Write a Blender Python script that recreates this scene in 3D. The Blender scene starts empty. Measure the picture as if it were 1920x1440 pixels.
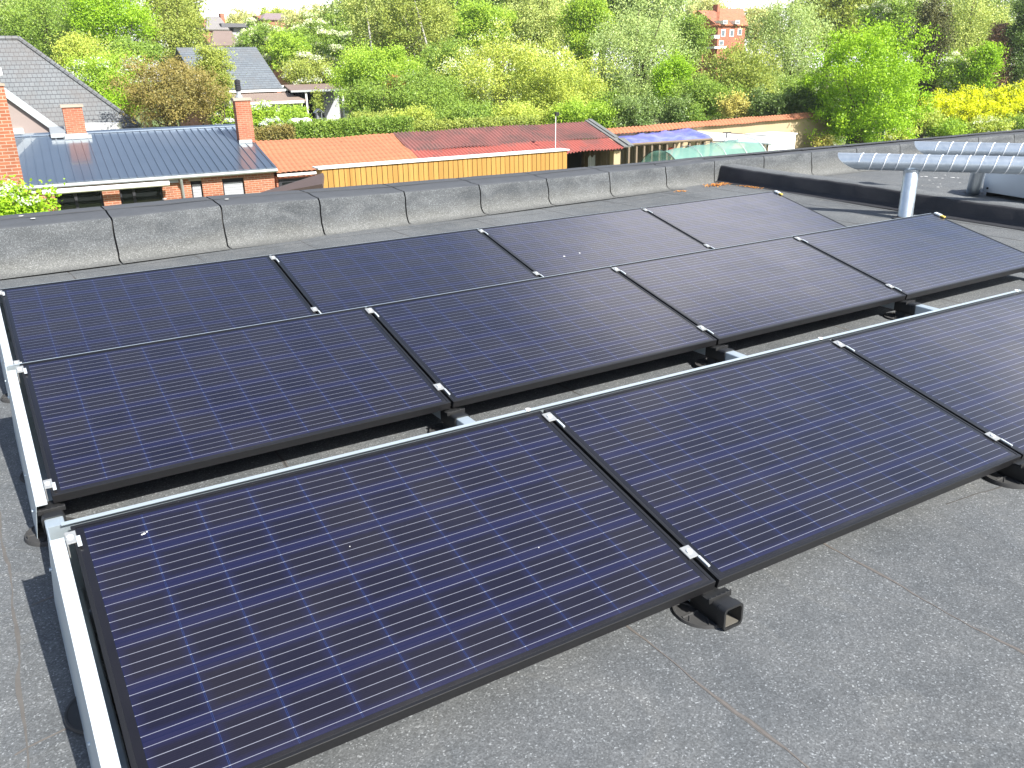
import bpy, math, random
import numpy as np
from mathutils import Vector, Matrix
random.seed(7)
RNG = np.random.default_rng(11)
scene = bpy.context.scene
R = math.radians

# ------------------------------------------------------------------ camera
CR = np.array((0.8505, -0.5256, -0.0186)); CU = np.array((0.1979, 0.2870, 0.9373)); CF = np.array((0.4873, 0.8008, -0.3481))
CF = CF/np.linalg.norm(CF); CR = CR-CF*(CR@CF); CR = CR/np.linalg.norm(CR); CU = np.cross(CR, CF)
CP = np.array((-0.0284, -3.3011, 1.4555)); FPX = 1620.13
cam = bpy.data.cameras.new("camera"); camo = bpy.data.objects.new("camera", cam); scene.collection.objects.link(camo)
camo.matrix_world = Matrix(((CR[0], CU[0], -CF[0], CP[0]), (CR[1], CU[1], -CF[1], CP[1]), (CR[2], CU[2], -CF[2], CP[2]), (0, 0, 0, 1)))
cam.sensor_width = 36; cam.lens = FPX/1920*36; cam.clip_start = .05; cam.clip_end = 2000
scene.camera = camo

# ------------------------------------------------------------------ sun, sky, exposure
SUN_EL, SUN_AZ = R(40.5), R(165.5)
world = bpy.data.worlds.new("World"); scene.world = world; world.use_nodes = True
wt = world.node_tree; wt.nodes.clear()
def wn(t, **k):
    n = wt.nodes.new(t)
    for a, b in k.items(): setattr(n, a, b)
    return n
wo = wn('ShaderNodeOutputWorld'); bg = wn('ShaderNodeBackground'); sky = wn('ShaderNodeTexSky')
sky.sky_type = 'NISHITA'; sky.sun_disc = False; sky.sun_elevation = SUN_EL; sky.sun_rotation = SUN_AZ
sky.air_density = 1.0; sky.dust_density = 1.5; sky.ozone_density = 1.3
bg.inputs['Strength'].default_value = 0.09
# clouds: noise on the sky direction, stretched on a layer overhead
tc = wn('ShaderNodeTexCoord'); sep = wn('ShaderNodeSeparateXYZ'); wt.links.new(tc.outputs['Generated'], sep.inputs[0])
zm = wn('ShaderNodeMath', operation='MAXIMUM'); zm.inputs[1].default_value = .12; wt.links.new(sep.outputs[2], zm.inputs[0])
dx = wn('ShaderNodeMath', operation='DIVIDE'); dy = wn('ShaderNodeMath', operation='DIVIDE')
wt.links.new(sep.outputs[0], dx.inputs[0]); wt.links.new(zm.outputs[0], dx.inputs[1])
wt.links.new(sep.outputs[1], dy.inputs[0]); wt.links.new(zm.outputs[0], dy.inputs[1])
cmb = wn('ShaderNodeCombineXYZ'); wt.links.new(dx.outputs[0], cmb.inputs[0]); wt.links.new(dy.outputs[0], cmb.inputs[1])
ns = wn('ShaderNodeTexNoise'); ns.inputs['Scale'].default_value = 2.2; ns.inputs['Detail'].default_value = 6; ns.inputs['Roughness'].default_value = .55
wt.links.new(cmb.outputs[0], ns.inputs['Vector'])
rp = wn('ShaderNodeValToRGB'); rp.color_ramp.elements[0].position = .60; rp.color_ramp.elements[1].position = .84
rp.color_ramp.elements[0].color = (0, 0, 0, 1); rp.color_ramp.elements[1].color = (.8, .8, .8, 1)
CLOUDS = [(1.10, 1.02, .36, .42), (1.62, 1.10, .34, .46), (2.12, .56, .34, .55), (2.2, 1.05, .34, -.35), (.3, .85, .65, -.28), (1.25, .40, .40, -.40), (.2, 4.5, 2.5, .3)]
prev = None
for (cx, cy, rad, amp) in CLOUDS:                      # where banks of cloud stand on the layer
    d_ = wn('ShaderNodeVectorMath', operation='DISTANCE'); wt.links.new(cmb.outputs[0], d_.inputs[0]); d_.inputs[1].default_value = (cx, cy, 0)
    g_ = wn('ShaderNodeMath', operation='DIVIDE'); wt.links.new(d_.outputs['Value'], g_.inputs[0]); g_.inputs[1].default_value = rad
    q_ = wn('ShaderNodeMath', operation='POWER'); wt.links.new(g_.outputs[0], q_.inputs[0]); q_.inputs[1].default_value = 2
    n_ = wn('ShaderNodeMath', operation='MULTIPLY'); wt.links.new(q_.outputs[0], n_.inputs[0]); n_.inputs[1].default_value = -1
    e_ = wn('ShaderNodeMath', operation='EXPONENT'); wt.links.new(n_.outputs[0], e_.inputs[0])
    a_ = wn('ShaderNodeMath', operation='MULTIPLY_ADD'); wt.links.new(e_.outputs[0], a_.inputs[0]); a_.inputs[1].default_value = amp
    if prev is None: wt.links.new(ns.outputs['Fac'], a_.inputs[2])
    else: wt.links.new(prev.outputs[0], a_.inputs[2])
    prev = a_
wt.links.new(prev.outputs[0], rp.inputs[0])
hz = wn('ShaderNodeMapRange'); hz.interpolation_type = 'SMOOTHSTEP'; wt.links.new(sep.outputs[2], hz.inputs['Value'])
hz.inputs['From Min'].default_value = .26; hz.inputs['From Max'].default_value = .0; hz.inputs['To Min'].default_value = 0; hz.inputs['To Max'].default_value = .85
hm = wn('ShaderNodeMath', operation='MAXIMUM'); wt.links.new(rp.outputs[0], hm.inputs[0]); wt.links.new(hz.outputs[0], hm.inputs[1])
mx = wn('ShaderNodeMix', data_type='RGBA'); wt.links.new(hm.outputs[0], mx.inputs[0]); wt.links.new(sky.outputs[0], mx.inputs[6])
mx.inputs[7].default_value = (11.6, 11.3, 11.8, 1)
wt.links.new(mx.outputs[2], bg.inputs['Color']); wt.links.new(bg.outputs[0], wo.inputs[0])
sl = bpy.data.lights.new("sun", 'SUN'); sl.energy = 4.8; sl.angle = R(.5); sl.color = (1, .965, .905)
so = bpy.data.objects.new("sun", sl); scene.collection.objects.link(so)
sv = Vector((math.cos(SUN_EL)*math.sin(SUN_AZ), math.cos(SUN_EL)*math.cos(SUN_AZ), math.sin(SUN_EL)))
so.rotation_euler = sv.to_track_quat('Z', 'Y').to_euler(); so.location = (0, 0, 60)
vs = scene.view_settings; vs.view_transform = 'Standard'; vs.look = 'None'; vs.exposure = 1.1; vs.gamma = 1; vs.use_curve_mapping = False

# ------------------------------------------------------------------ where things stand (photo measurements turned into metres)
def ray(u, v): return CF+CR*(u-960)/FPX-CU*(v-720)/FPX
def onz(u, v, z): d = ray(u, v); return CP+d*(z-CP[2])/d[2]
def ony(u, v, y): d = ray(u, v); return CP+d*(y-CP[1])/d[1]
def dep(u, v, D): return CP+D*ray(u, v)
def onpl(u, v, p0, n): d = ray(u, v); return CP+d*(((p0-CP)@n)/(d@n))
V3 = lambda *a: np.array(a, float)
GZ = -4.2          # garden level
RZ = -.155          # flat roof level
R2 = -.22          # neighbouring roof section

# ------------------------------------------------------------------ helpers
LOC = {}
def link(o): scene.collection.objects.link(o); return o
def tag(o, label=None, cat=None, group=None, kind=None):
    if label: o["label"] = label
    if cat: o["category"] = cat
    if group: o["group"] = group
    if kind: o["kind"] = kind
    return o
def thing(name, loc, label, cat, group=None, rot=None):
    o = link(bpy.data.objects.new(name, None)); o.location = [float(x) for x in loc]; o.empty_display_size = .2
    if rot: o.rotation_euler = rot
    LOC[o.name] = np.array(loc, float)
    return tag(o, label, cat, group)
def dup(root, loc, label, rot=None):
    r = link(root.copy()); r.location = [float(x) for x in loc]; r["label"] = label
    if rot: r.rotation_euler = rot
    LOC[r.name] = np.array(loc, float)
    for ch in list(root.children):
        c = link(ch.copy()); c.parent = r
        for g in ch.children:
            d = link(g.copy()); d.parent = c
    return r

class MB:
    """collects shapes in world (or local) metres; build() links them as one mesh object"""
    def __init__(s, o=(0, 0, 0), ax=(1, 0, 0)):
        s.v = []; s.f = []; s.uv = []; s.mi = []; s.o = np.array(o, float); a = np.array(ax, float); a = a/np.linalg.norm(a)
        s.ax = a; s.n = V3(-a[1], a[0], 0); s.z = V3(0, 0, 1); s.m = 0
    def P(s, a, b, z): return s.o+a*s.ax+b*s.n+z*s.z
    def face(s, pts, uv=None):
        i = len(s.v); pts = [np.array(p, float) for p in pts]; s.v += pts; s.f.append(tuple(range(i, i+len(pts)))); s.mi.append(s.m)
        if uv is None:
            n = np.zeros(3)
            for k in range(len(pts)): n += np.cross(pts[k]-pts[0], pts[(k+1) % len(pts)]-pts[0])
            q = [((p-s.o)@s.ax, (p-s.o)@s.n, p[2]) for p in pts]; l = np.abs((n@s.ax, n@s.n, n[2])); k = int(np.argmax(l))
            uv = [((c[1], c[2]), (c[0], c[2]), (c[0], c[1]))[k] for c in q]
        s.uv += uv
    def box(s, a0, a1, b0, b1, z0, z1):
        p = [s.P(a, b, z) for z in (z0, z1) for b in (b0, b1) for a in (a0, a1)]
        for q in ((0, 2, 3, 1), (4, 5, 7, 6), (0, 1, 5, 4), (1, 3, 7, 5), (3, 2, 6, 7), (2, 0, 4, 6)): s.face([p[k] for k in q])
    def prism(s, prof, a0, a1):
        """profile of (b,z) points swept along ax"""
        A = [s.P(a0, b, z) for b, z in prof]; B = [s.P(a1, b, z) for b, z in prof]; n = len(prof)
        for k in range(n): s.face([A[k], A[(k+1) % n], B[(k+1) % n], B[k]])
        s.face(A[::-1]); s.face(B)
    def slab(s, p, th):
        """four corners of a sloping sheet, given thickness downwards"""
        p = [np.array(q, float) for q in p]; n = np.cross(p[1]-p[0], p[2]-p[0]); n /= np.linalg.norm(n)
        if n[2] < 0: n = -n
        q = [x-n*th for x in p]; L = np.linalg.norm
        e = (p[1]-p[0])/L(p[1]-p[0]); w = np.cross(n, e)
        uv = [((x-p[0])@e, (x-p[0])@w) for x in p]; N = len(p)
        s.face(p, uv); s.face(q[::-1])
        for k in range(N): s.face([p[k], q[k], q[(k+1) % N], p[(k+1) % N]])
    def tube(s, pts, rad, n=10, caps=True, sq=False):
        pts = [np.array(p, float) for p in pts]; rad = rad if hasattr(rad, '__len__') else [rad]*len(pts); rings = []; acc = 0
        prevx = None
        for k, p in enumerate(pts):
            d = pts[min(k+1, len(pts)-1)]-pts[max(k-1, 0)]; d = d/(np.linalg.norm(d)+1e-9)
            if prevx is None: x = np.cross(d, V3(0, 0, 1) if abs(d[2]) < .9 else V3(1, 0, 0))
            else: x = prevx-d*(prevx@d)
            x /= np.linalg.norm(x); y = np.cross(d, x); prevx = x
            if k: acc += np.linalg.norm(p-pts[k-1])
            rings.append(([p+rad[k]*(math.cos(2*math.pi*j/n)*x+math.sin(2*math.pi*j/n)*y) for j in range(n)], acc))
        for k in range(len(rings)-1):
            (A, la), (B, lb) = rings[k], rings[k+1]
            for j in range(n):
                j2 = (j+1) % n; w = 2*math.pi*rad[k]/n
                s.face([A[j], A[j2], B[j2], B[j]], [(j*w, la), ((j+1)*w, la), ((j+1)*w, lb), (j*w, lb)])
        if caps: s.face(rings[0][0][::-1]); s.face(rings[-1][0])
    def lathe(s, c, prof, n=16):
        c = np.array(c, float)
        for (r0, z0), (r1, z1) in zip(prof[:-1], prof[1:]):
            for j in range(n):
                a, b = 2*math.pi*j/n, 2*math.pi*(j+1)/n
                q = [c+V3(r0*math.cos(a), r0*math.sin(a), z0), c+V3(r0*math.cos(b), r0*math.sin(b), z0), c+V3(r1*math.cos(b), r1*math.sin(b), z1), c+V3(r1*math.cos(a), r1*math.sin(a), z1)]
                if r0 < 1e-6: q = [q[0], q[2], q[3]]
                elif r1 < 1e-6: q = q[:3]
                s.face(q)
    def build(s, name, mats, parent=None, smooth=None, bevel=0, label=None):
        me = bpy.data.meshes.new(name); off = V3(0, 0, 0)
        if parent is not None:
            off = LOC.get(parent.name, V3(0, 0, 0))
        vs_ = np.array(s.v)-off
        me.from_pydata([tuple(x) for x in vs_], [], s.f)
        ul = me.uv_layers.new(name="UVMap"); ul.data.foreach_set("uv", np.array(s.uv, dtype=np.float32).ravel())
        for m in (mats if isinstance(mats, (list, tuple)) else [mats]): me.materials.append(m)
        me.polygons.foreach_set("material_index", s.mi)
        import bmesh
        bm = bmesh.new(); bm.from_mesh(me); bmesh.ops.remove_doubles(bm, verts=bm.verts, dist=1e-5)
        bm.to_mesh(me); bm.free(); me.update()
        o = link(bpy.data.objects.new(name, me))
        if parent is not None:
            o.parent = parent; LOC[o.name] = off
        if smooth: me.shade_smooth(); me.set_sharp_from_angle(angle=R(smooth))
        if bevel:
            b = o.modifiers.new("bevel", 'BEVEL'); b.width = bevel; b.segments = 2; b.limit_method = 'ANGLE'; b.angle_limit = R(40)
        if label: o["label"] = label
        return o

# ------------------------------------------------------------------ materials
class NT:
    def __init__(s, name):
        s.mat = bpy.data.materials.new(name); s.mat.use_nodes = True; s.t = s.mat.node_tree; s.t.nodes.clear()
        s.out = s.n('ShaderNodeOutputMaterial'); s.b = s.n('ShaderNodeBsdfPrincipled'); s.l(s.b.outputs[0], s.out.inputs[0])
    def n(s, t, **k):
        x = s.t.nodes.new(t)
        for a, b in k.items():
            if a.startswith('i_'): x.inputs[a[2:].replace('_', ' ')].default_value = b
            else: setattr(x, a, b)
        return x
    def l(s, a, b): s.t.links.new(a, b)
    def set(s, sock, v):
        if hasattr(v, 'is_output') or hasattr(v, 'links'): s.l(v, sock)
        else: sock.default_value = v
    def m(s, op, a, b=0, c=0):
        x = s.n('ShaderNodeMath', operation=op)
        for k, v in enumerate((a, b, c)):
            if k < len(x.inputs): s.set(x.inputs[k], v)
        return x.outputs[0]
    def mix(s, f, a, b, bt='MIX'):
        x = s.n('ShaderNodeMix', data_type='RGBA', blend_type=bt); s.set(x.inputs[0], f)
        for k, v in ((6, a), (7, b)):
            s.set(x.inputs[k], tuple(v)+(1,) if isinstance(v, (tuple, list)) and len(v) == 3 else v)
        return x.outputs[2]
    def coord(s, kind='Object', sc=(1, 1, 1)):
        t = s.n('ShaderNodeTexCoord'); m = s.n('ShaderNodeMapping'); m.inputs['Scale'].default_value = sc; s.l(t.outputs[kind], m.inputs[0]); return m.outputs[0]
    def noise(s, co, scale, detail=4, rough=.5, dist=0):
        x = s.n('ShaderNodeTexNoise', i_Scale=scale, i_Detail=detail, i_Roughness=rough, i_Distortion=dist); s.l(co, x.inputs['Vector']); return x.outputs['Fac']
    def ramp(s, f, stops):
        x = s.n('ShaderNodeValToRGB'); s.l(f, x.inputs[0]); e = x.color_ramp.elements
        while len(e) < len(stops): e.new(.5)
        for k, (p, c) in enumerate(stops):
            e[k].position = p; e[k].color = (c, c, c, 1) if not hasattr(c, '__len__') else tuple(c)+(1,)
        return x.outputs[0]
    def bump(s, h, st=.3, d=.01):
        x = s.n('ShaderNodeBump', i_Strength=st, i_Distance=d); s.l(h, x.inputs['Height']); s.l(x.outputs[0], s.b.inputs['Normal'])
    def p(s, **k):
        for a, v in k.items():
            nm = a.replace('_', ' ')
            s.set(s.b.inputs[nm], tuple(v)+(1,) if isinstance(v, tuple) and len(v) == 3 else v)
        return s.mat

def plain(name, col, rough=.6, metal=0., var=.15, sc=3., bump=0., coat=0.):
    t = NT(name); co = t.coord(); f = t.noise(co, sc, 5, .6)
    c = t.mix(f, tuple(x*(1-var) for x in col), tuple(min(1, x*(1+var)) for x in col))
    t.p(Base_Color=c, Roughness=rough, Metallic=metal, Coat_Weight=coat)
    if bump: t.bump(t.noise(co, sc*6, 3), bump, .01)
    return t.mat

def mat_felt():
    t = NT("roof felt"); co = t.coord()
    big = t.noise(co, .7, 5, .6); mid = t.noise(co, 5, 5, .65); st = t.noise(t.coord(sc=(1, .25, 1)), 1.3, 5, .6)
    spx = t.n('ShaderNodeSeparateXYZ'); t.l(co, spx.inputs[0])
    roll = t.n('ShaderNodeTexWhiteNoise'); roll.noise_dimensions = '1D'; t.l(t.m('FLOOR', t.m('ADD', spx.outputs[0], .175)), roll.inputs['W'])   # each metre-wide felt roll has weathered a little differently
    big = t.m('ADD', t.m('MULTIPLY', big, .8), t.m('MULTIPLY', roll.outputs['Value'], .22))
    c = t.mix(t.ramp(big, [(.35, 0), (.65, 1)]), (.092, .099, .104), (.130, .138, .143))
    c = t.mix(t.ramp(mid, [(.4, 0), (.75, .6)]), c, (.156, .161, .162))
    c = t.mix(t.ramp(st, [(.55, 0), (.75, .45)]), c, (.165, .166, .158))
    pud = t.noise(co, 1.15, 3, .5, .8); c = t.mix(t.ramp(pud, [(.50, 0), (.53, .14), (.545, .0), (.60, .05), (.75, 0)]), c, (.19, .188, .172))   # dried puddle edges
    g = t.n('ShaderNodeTexVoronoi', i_Scale=230.0); t.l(co, g.inputs['Vector'])
    gr = t.n('ShaderNodeSeparateColor'); t.l(g.outputs['Color'], gr.inputs[0])
    k = t.ramp(gr.outputs[0], [(0, .70), (.45, .92), (.8, 1.12), (.95, 1.4), (1, 2.4)])
    c = t.mix(1.0, c, k, 'MULTIPLY')
    t.p(Base_Color=c, Roughness=.85); t.b.inputs['Specular IOR Level'].default_value = .25
    h = t.m('ADD', gr.outputs[1], t.m('MULTIPLY', mid, .6)); t.bump(h, .35, .004)
    return t.mat
M_felt = mat_felt()
def mat_felt_dirty():
    """parapet felt: same mineral felt, pale silt washed down to its foot"""
    t = NT("parapet felt"); co = t.coord(); geo = t.n('ShaderNodeNewGeometry'); sp = t.n('ShaderNodeSeparateXYZ'); t.l(geo.outputs['Position'], sp.inputs[0])
    big = t.noise(co, 1.6, 5, .6); fold = t.noise(t.coord(sc=(1, 1, 2.2)), 3.2, 4, .6, .6)
    c = t.mix(t.ramp(big, [(.35, 0), (.65, 1)]), (.066, .072, .077), (.094, .101, .106))
    c = t.mix(t.ramp(fold, [(.45, 0), (.62, .7)]), c, (.118, .125, .129))
    z = t.m('ADD', sp.outputs[2], t.m('MULTIPLY', t.m('SUBTRACT', fold, .5), .16))
    silt = t.ramp(t.m('MULTIPLY', t.m('SUBTRACT', .035, z), 7.), [(0, 0), (.9, .5), (1, .55)])
    c = t.mix(silt, c, (.165, .165, .152))
    g = t.n('ShaderNodeTexVoronoi', i_Scale=170.0); t.l(co, g.inputs['Vector'])
    gr = t.n('ShaderNodeSeparateColor'); t.l(g.outputs['Color'], gr.inputs[0])
    c = t.mix(1.0, c, t.ramp(gr.outputs[0], [(0, .68), (.5, .93), (.85, 1.15), (1, 1.75)]), 'MULTIPLY')
    t.p(Base_Color=c, Roughness=.85); t.b.inputs['Specular IOR Level'].default_value = .25
    t.bump(t.m('ADD', gr.outputs[1], t.m('MULTIPLY', fold, 2)), .35, .006)
    return t.mat
M_parf = mat_felt_dirty()
M_cap = plain('dark capping felt', (.062, .067, .075), .85, var=.22, sc=6, bump=.3)
M_tar = plain("tar", (.050, .050, .050), .7, var=.4, sc=20)
M_rust = plain("seam stain", (.122, .110, .100), .85, var=.4, sc=30)
M_resid = plain("brown residue", (.105, .098, .090), .9, var=.35, sc=25)
M_black = plain("black and shaded upstand side", (.028, .029, .034), .9, var=.3, sc=8, bump=.4)

def mat_cells():
    t = NT("solar cells"); uv = t.n('ShaderNodeUVMap'); sp = t.n('ShaderNodeSeparateXYZ'); t.l(uv.outputs[0], sp.inputs[0])
    u, v = sp.outputs[0], sp.outputs[1]; p = .1585
    cu = t.m('DIVIDE', t.m('SUBTRACT', u, .0325), p); cv = t.m('DIVIDE', t.m('SUBTRACT', v, .0246), p)
    fu, fv = t.m('FRACT', cu), t.m('FRACT', cv); iu, iv = t.m('FLOOR', cu), t.m('FLOOR', cv)
    ins = t.m('MULTIPLY', t.m('MULTIPLY', t.m('GREATER_THAN', cu, 0), t.m('LESS_THAN', cu, 10)), t.m('MULTIPLY', t.m('GREATER_THAN', cv, 0), t.m('LESS_THAN', cv, 6)))
    du = t.m('MINIMUM', fu, t.m('SUBTRACT', 1, fu)); dv = t.m('MINIMUM', fv, t.m('SUBTRACT', 1, fv))
    gapu, gapv = t.m('LESS_THAN', du, .0075), t.m('LESS_THAN', dv, .0070)
    halo = t.m('LESS_THAN', du, .0150)
    cell = t.n('ShaderNodeCombineXYZ'); oi = t.n('ShaderNodeObjectInfo')
    t.l(iu, cell.inputs[0]); t.l(iv, cell.inputs[1]); t.l(t.m('MULTIPLY', oi.outputs['Random'], 91.), cell.inputs[2])
    wn_ = t.n('ShaderNodeTexWhiteNoise'); wn_.noise_dimensions = '3D'; t.l(cell.outputs[0], wn_.inputs['Vector']); rnd = wn_.outputs['Value']
    co = t.coord(); nz = t.noise(co, 9, 4, .6)
    wv = t.m('MULTIPLY', t.m('SUBTRACT', nz, .5), .12)
    ef = t.m('MAXIMUM', t.ramp(t.m('ADD', dv, wv), [(.0, 1), (.10, .85), (.20, .0)]), t.m('MULTIPLY', t.ramp(t.m('ADD', du, wv), [(.0, 1), (.03, .7), (.16, .0)]), .75))
    core = t.mix(rnd, (.0046, .0042, .0135), (.0098, .0084, .0132))
    blue = t.mix(rnd, (.0076, .0080, .0320), (.0114, .0118, .0480))
    c = t.mix(t.m('MULTIPLY', ef, t.m('MULTIPLY_ADD', rnd, -.75, 1.2)), core, blue)
    fing = t.m('MULTIPLY', t.m('SINE', t.m('MULTIPLY', v, 1100.)), .5)   # fine contact fingers seen as faint streaks
    c = t.mix(t.m('MULTIPLY_ADD', fing, .08, .08), c, (.042, .038, .052))
    c = t.mix(gapv, c, (.006, .008, .030)); c = t.mix(t.m('MULTIPLY', halo, t.m('LESS_THAN', t.m('ABSOLUTE', t.m('SUBTRACT', cu, 5)), 4.9)), c, (.022, .031, .084)); c = t.mix(gapu, c, (.006, .009, .040))
    b5 = t.m('ABSOLUTE', t.m('SUBTRACT', t.m('FRACT', t.m('MULTIPLY', fv, 5.)), .5))
    dd = t.m('MULTIPLY', b5, p/5)       # metres from the nearest ribbon
    rib = t.m('LESS_THAN', dd, .00085)
    dot = t.m('MULTIPLY', rib, gapu)
    c = t.mix(rib, c, t.mix(t.noise(t.coord(sc=(.6, 60, 1)), 3, 2), (.20, .205, .24), (.33, .34, .39)))
    c = t.mix(dot, c, (.55, .57, .62))
    c = t.mix(ins, (.0085, .0078, .0095), c)
    dust = t.noise(co, 2.2, 6, .65); c = t.mix(t.ramp(dust, [(.45, 0), (.8, .012)]), c, (.45, .43, .40))
    lo = t.m('MULTIPLY', t.ramp(v, [(0, 1), (.016, .9), (.05, .12), (.12, 0)]), t.ramp(dust, [(.3, .1), (.7, .5)])); c = t.mix(t.m('MULTIPLY', lo, .10), c, (.30, .27, .22))   # dust washed down to the lower frame
    sk = t.n('ShaderNodeTexVoronoi', i_Scale=60.0); t.l(co, sk.inputs['Vector']); sc_ = t.n('ShaderNodeSeparateColor'); t.l(sk.outputs['Color'], sc_.inputs[0])
    speck = t.m('MULTIPLY', t.m('GREATER_THAN', sc_.outputs[0], .9994), t.m('LESS_THAN', sk.outputs['Distance'], .13))
    c = t.mix(t.m('MULTIPLY', speck, .5), c, (.5, .5, .48))
    t.p(Base_Color=c, Roughness=.35, Metallic=t.m('MULTIPLY', t.m('MULTIPLY', rib, ins), .35)); t.b.inputs['Specular IOR Level'].default_value = .15
    t.p(Coat_Weight=1.0, Coat_Roughness=t.ramp(dust, [(.3, .10), (.75, .22)]), Coat_IOR=1.5)
    return t.mat
M_cells = mat_cells()
M_frame = plain("black anodised frame", (.0095, .0095, .0105), .42, var=.2, sc=10)
M_alu = plain("aluminium", (.46, .53, .57), .42, .5, var=.08, sc=12)
M_alus = plain("bright aluminium", (.66, .71, .73), .38, .4, var=.06, sc=25)
M_clamp = plain("grey clamp aluminium", (.36, .37, .37), .5, .4, var=.15, sc=60)
M_plast = plain("black plastic", (.014, .0145, .015), .5, var=.3, sc=15)
M_disc = plain("dusty rubber disc", (.040, .040, .040), .85, var=.4, sc=18)
M_dustpl = plain("dusty plastic", (.105, .098, .082), .8, var=.35, sc=25)
M_yel = plain("yellow plastic", (.55, .40, .08), .5)
M_white = plain("white paint", (.80, .80, .78), .5, var=.06)
def mat_duct():
    t = NT("galvanised duct"); co = t.coord(); f = t.noise(co, 7, 4, .6); v = t.n('ShaderNodeTexVoronoi', i_Scale=26.0); t.l(co, v.inputs['Vector'])
    c = t.mix(f, (.41, .48, .55), (.51, .58, .64)); sc_ = t.n('ShaderNodeSeparateColor'); t.l(v.outputs['Color'], sc_.inputs[0])
    c = t.mix(.12, c, t.ramp(sc_.outputs[0], [(0, .45), (1, .8)]))
    t.p(Base_Color=c, Metallic=.7, Roughness=t.m('MULTIPLY_ADD', sc_.outputs[1], .08, .32)); return t.mat
M_duct = mat_duct()
M_seamw = plain("lock seam with painted glint", (.85, .88, .90), .4, .2)
M_cab = plain("grey cabinet", (.42, .46, .50), .5, var=.05, sc=1)

def mat_brick(name, a, b, mortar, scale=1., w=.21, h=.065, var=.25):
    t = NT(name); uv = t.n('ShaderNodeUVMap'); br = t.n('ShaderNodeTexBrick')
    br.inputs['Scale'].default_value = scale; br.inputs['Brick Width'].default_value = w; br.inputs['Row Height'].default_value = h; br.inputs['Mortar Size'].default_value = .007
    br.inputs['Mortar Smooth'].default_value = .2; br.inputs['Bias'].default_value = 0
    br.inputs['Color1'].default_value = a+(1,); br.inputs['Color2'].default_value = b+(1,); br.inputs['Mortar'].default_value = mortar+(1,)
    t.l(uv.outputs[0], br.inputs[0]); co = t.coord(); f = t.noise(co, 1.1, 6, .65)
    c = t.mix(1., br.outputs[0], t.ramp(f, [(.3, 1-var), (.7, 1+var*.4)]), 'MULTIPLY')
    t.p(Base_Color=c, Roughness=.9); t.b.inputs['Specular IOR Level'].default_value = .2; t.bump(br.outputs['Fac'], -.4, .006); return t.mat
M_brick = mat_brick("orange red brick", (.38, .145, .078), (.30, .105, .058), (.42, .33, .25))
M_brick2 = mat_brick("old red brick", (.33, .105, .060), (.41, .145, .085), (.44, .27, .19))
M_brown = plain("brown cladding", (.26, .21, .19), .7, var=.12, sc=1.5)
def mat_slate(name, a, b, row=.30, w=.33, line=(.05, .05, .055), stain=(.13, .115, .105)):
    t = NT(name); uv = t.n('ShaderNodeUVMap'); br = t.n('ShaderNodeTexBrick'); br.inputs['Scale'].default_value = 1.
    br.inputs['Brick Width'].default_value = w; br.inputs['Row Height'].default_value = row; br.inputs['Mortar Size'].default_value = .012; br.inputs['Mortar Smooth'].default_value = .5
    br.inputs['Color1'].default_value = a+(1,); br.inputs['Color2'].default_value = b+(1,); br.inputs['Mortar'].default_value = line+(1,)
    t.l(uv.outputs[0], br.inputs[0]); sp = t.n('ShaderNodeSeparateXYZ'); t.l(uv.outputs[0], sp.inputs[0])
    fr = t.m('FRACT', t.m('DIVIDE', sp.outputs[1], row)); ln = t.m('LESS_THAN', fr, .13)
    c = t.mix(t.m('MULTIPLY', ln, .75), br.outputs[0], line)
    f = t.noise(t.coord(), .5, 6, .7); c = t.mix(t.ramp(f, [(.45, 0), (.7, .6)]), c, stain)
    t.p(Base_Color=c, Roughness=.65); t.bump(t.m('SUBTRACT', 1, fr), .5, .03); return t.mat
M_slate = mat_slate("grey roof tiles", (.140, .152, .158), (.160, .172, .178), .26, .2)
M_slate2 = mat_slate("dark slate", (.130, .150, .168), (.160, .182, .200), .36, .5, stain=(.15, .145, .14))
def mat_pan(name, base, dark, moss, lo=.5, hi=.68, rows=0.):
    t = NT(name); co = t.coord(); f = t.noise(co, .8, 6, .7, .5); g = t.noise(co, 6, 4, .7); k = t.noise(t.coord(sc=(6, 1, 1)), .7, 5, .7)
    c = t.mix(g, base, dark); c = t.mix(t.ramp(f, [(lo, 0), (hi, .8)]), c, moss); c = t.mix(t.ramp(g, [(.66, 0), (.72, .8)]), c, tuple(x*.35 for x in moss))
    c = t.mix(t.ramp(k, [(.55, 0), (.75, .35)]), c, tuple(min(.7, x*1.4) for x in base))
    if rows:
        uv = t.n('ShaderNodeUVMap'); sp = t.n('ShaderNodeSeparateXYZ'); t.l(uv.outputs[0], sp.inputs[0])
        ln = t.m('LESS_THAN', t.m('FRACT', t.m('DIVIDE', sp.outputs[1], rows)), .12); c = t.mix(t.m('MULTIPLY', ln, .4), c, tuple(x*.3 for x in dark))
    t.p(Base_Color=c, Roughness=.85); t.bump(g, .3, .02); return t.mat
M_orange = mat_pan("orange clay tiles", (.42, .175, .088), (.35, .132, .064), (.24, .115, .070), .55, .8, .33)
M_redcor = mat_pan("red corrugated sheet", (.40, .115, .090), (.34, .088, .070), (.24, .105, .09), .50, .62)
M_redold = mat_pan("mossy corrugated sheet", (.27, .105, .092), (.21, .088, .078), (.125, .080, .070), .42, .6)
M_seam = plain("blue grey steel roof", (.125, .160, .205), .30, .55, var=.12, sc=1.2, coat=.5)
M_zinc = plain("zinc", (.42, .45, .46), .5, .5, var=.12, sc=5)
M_dark = plain("dark interior", (.012, .012, .012), .8)
def mat_glass(name, col=(.012, .014, .014)):
    t = NT(name); t.p(Base_Color=col, Roughness=.03, Specular_IOR_Level=.7); return t.mat
M_glass = mat_glass("window glass")
M_shut = plain("grey shutter", (.36, .37, .39), .55, var=.04)
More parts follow.
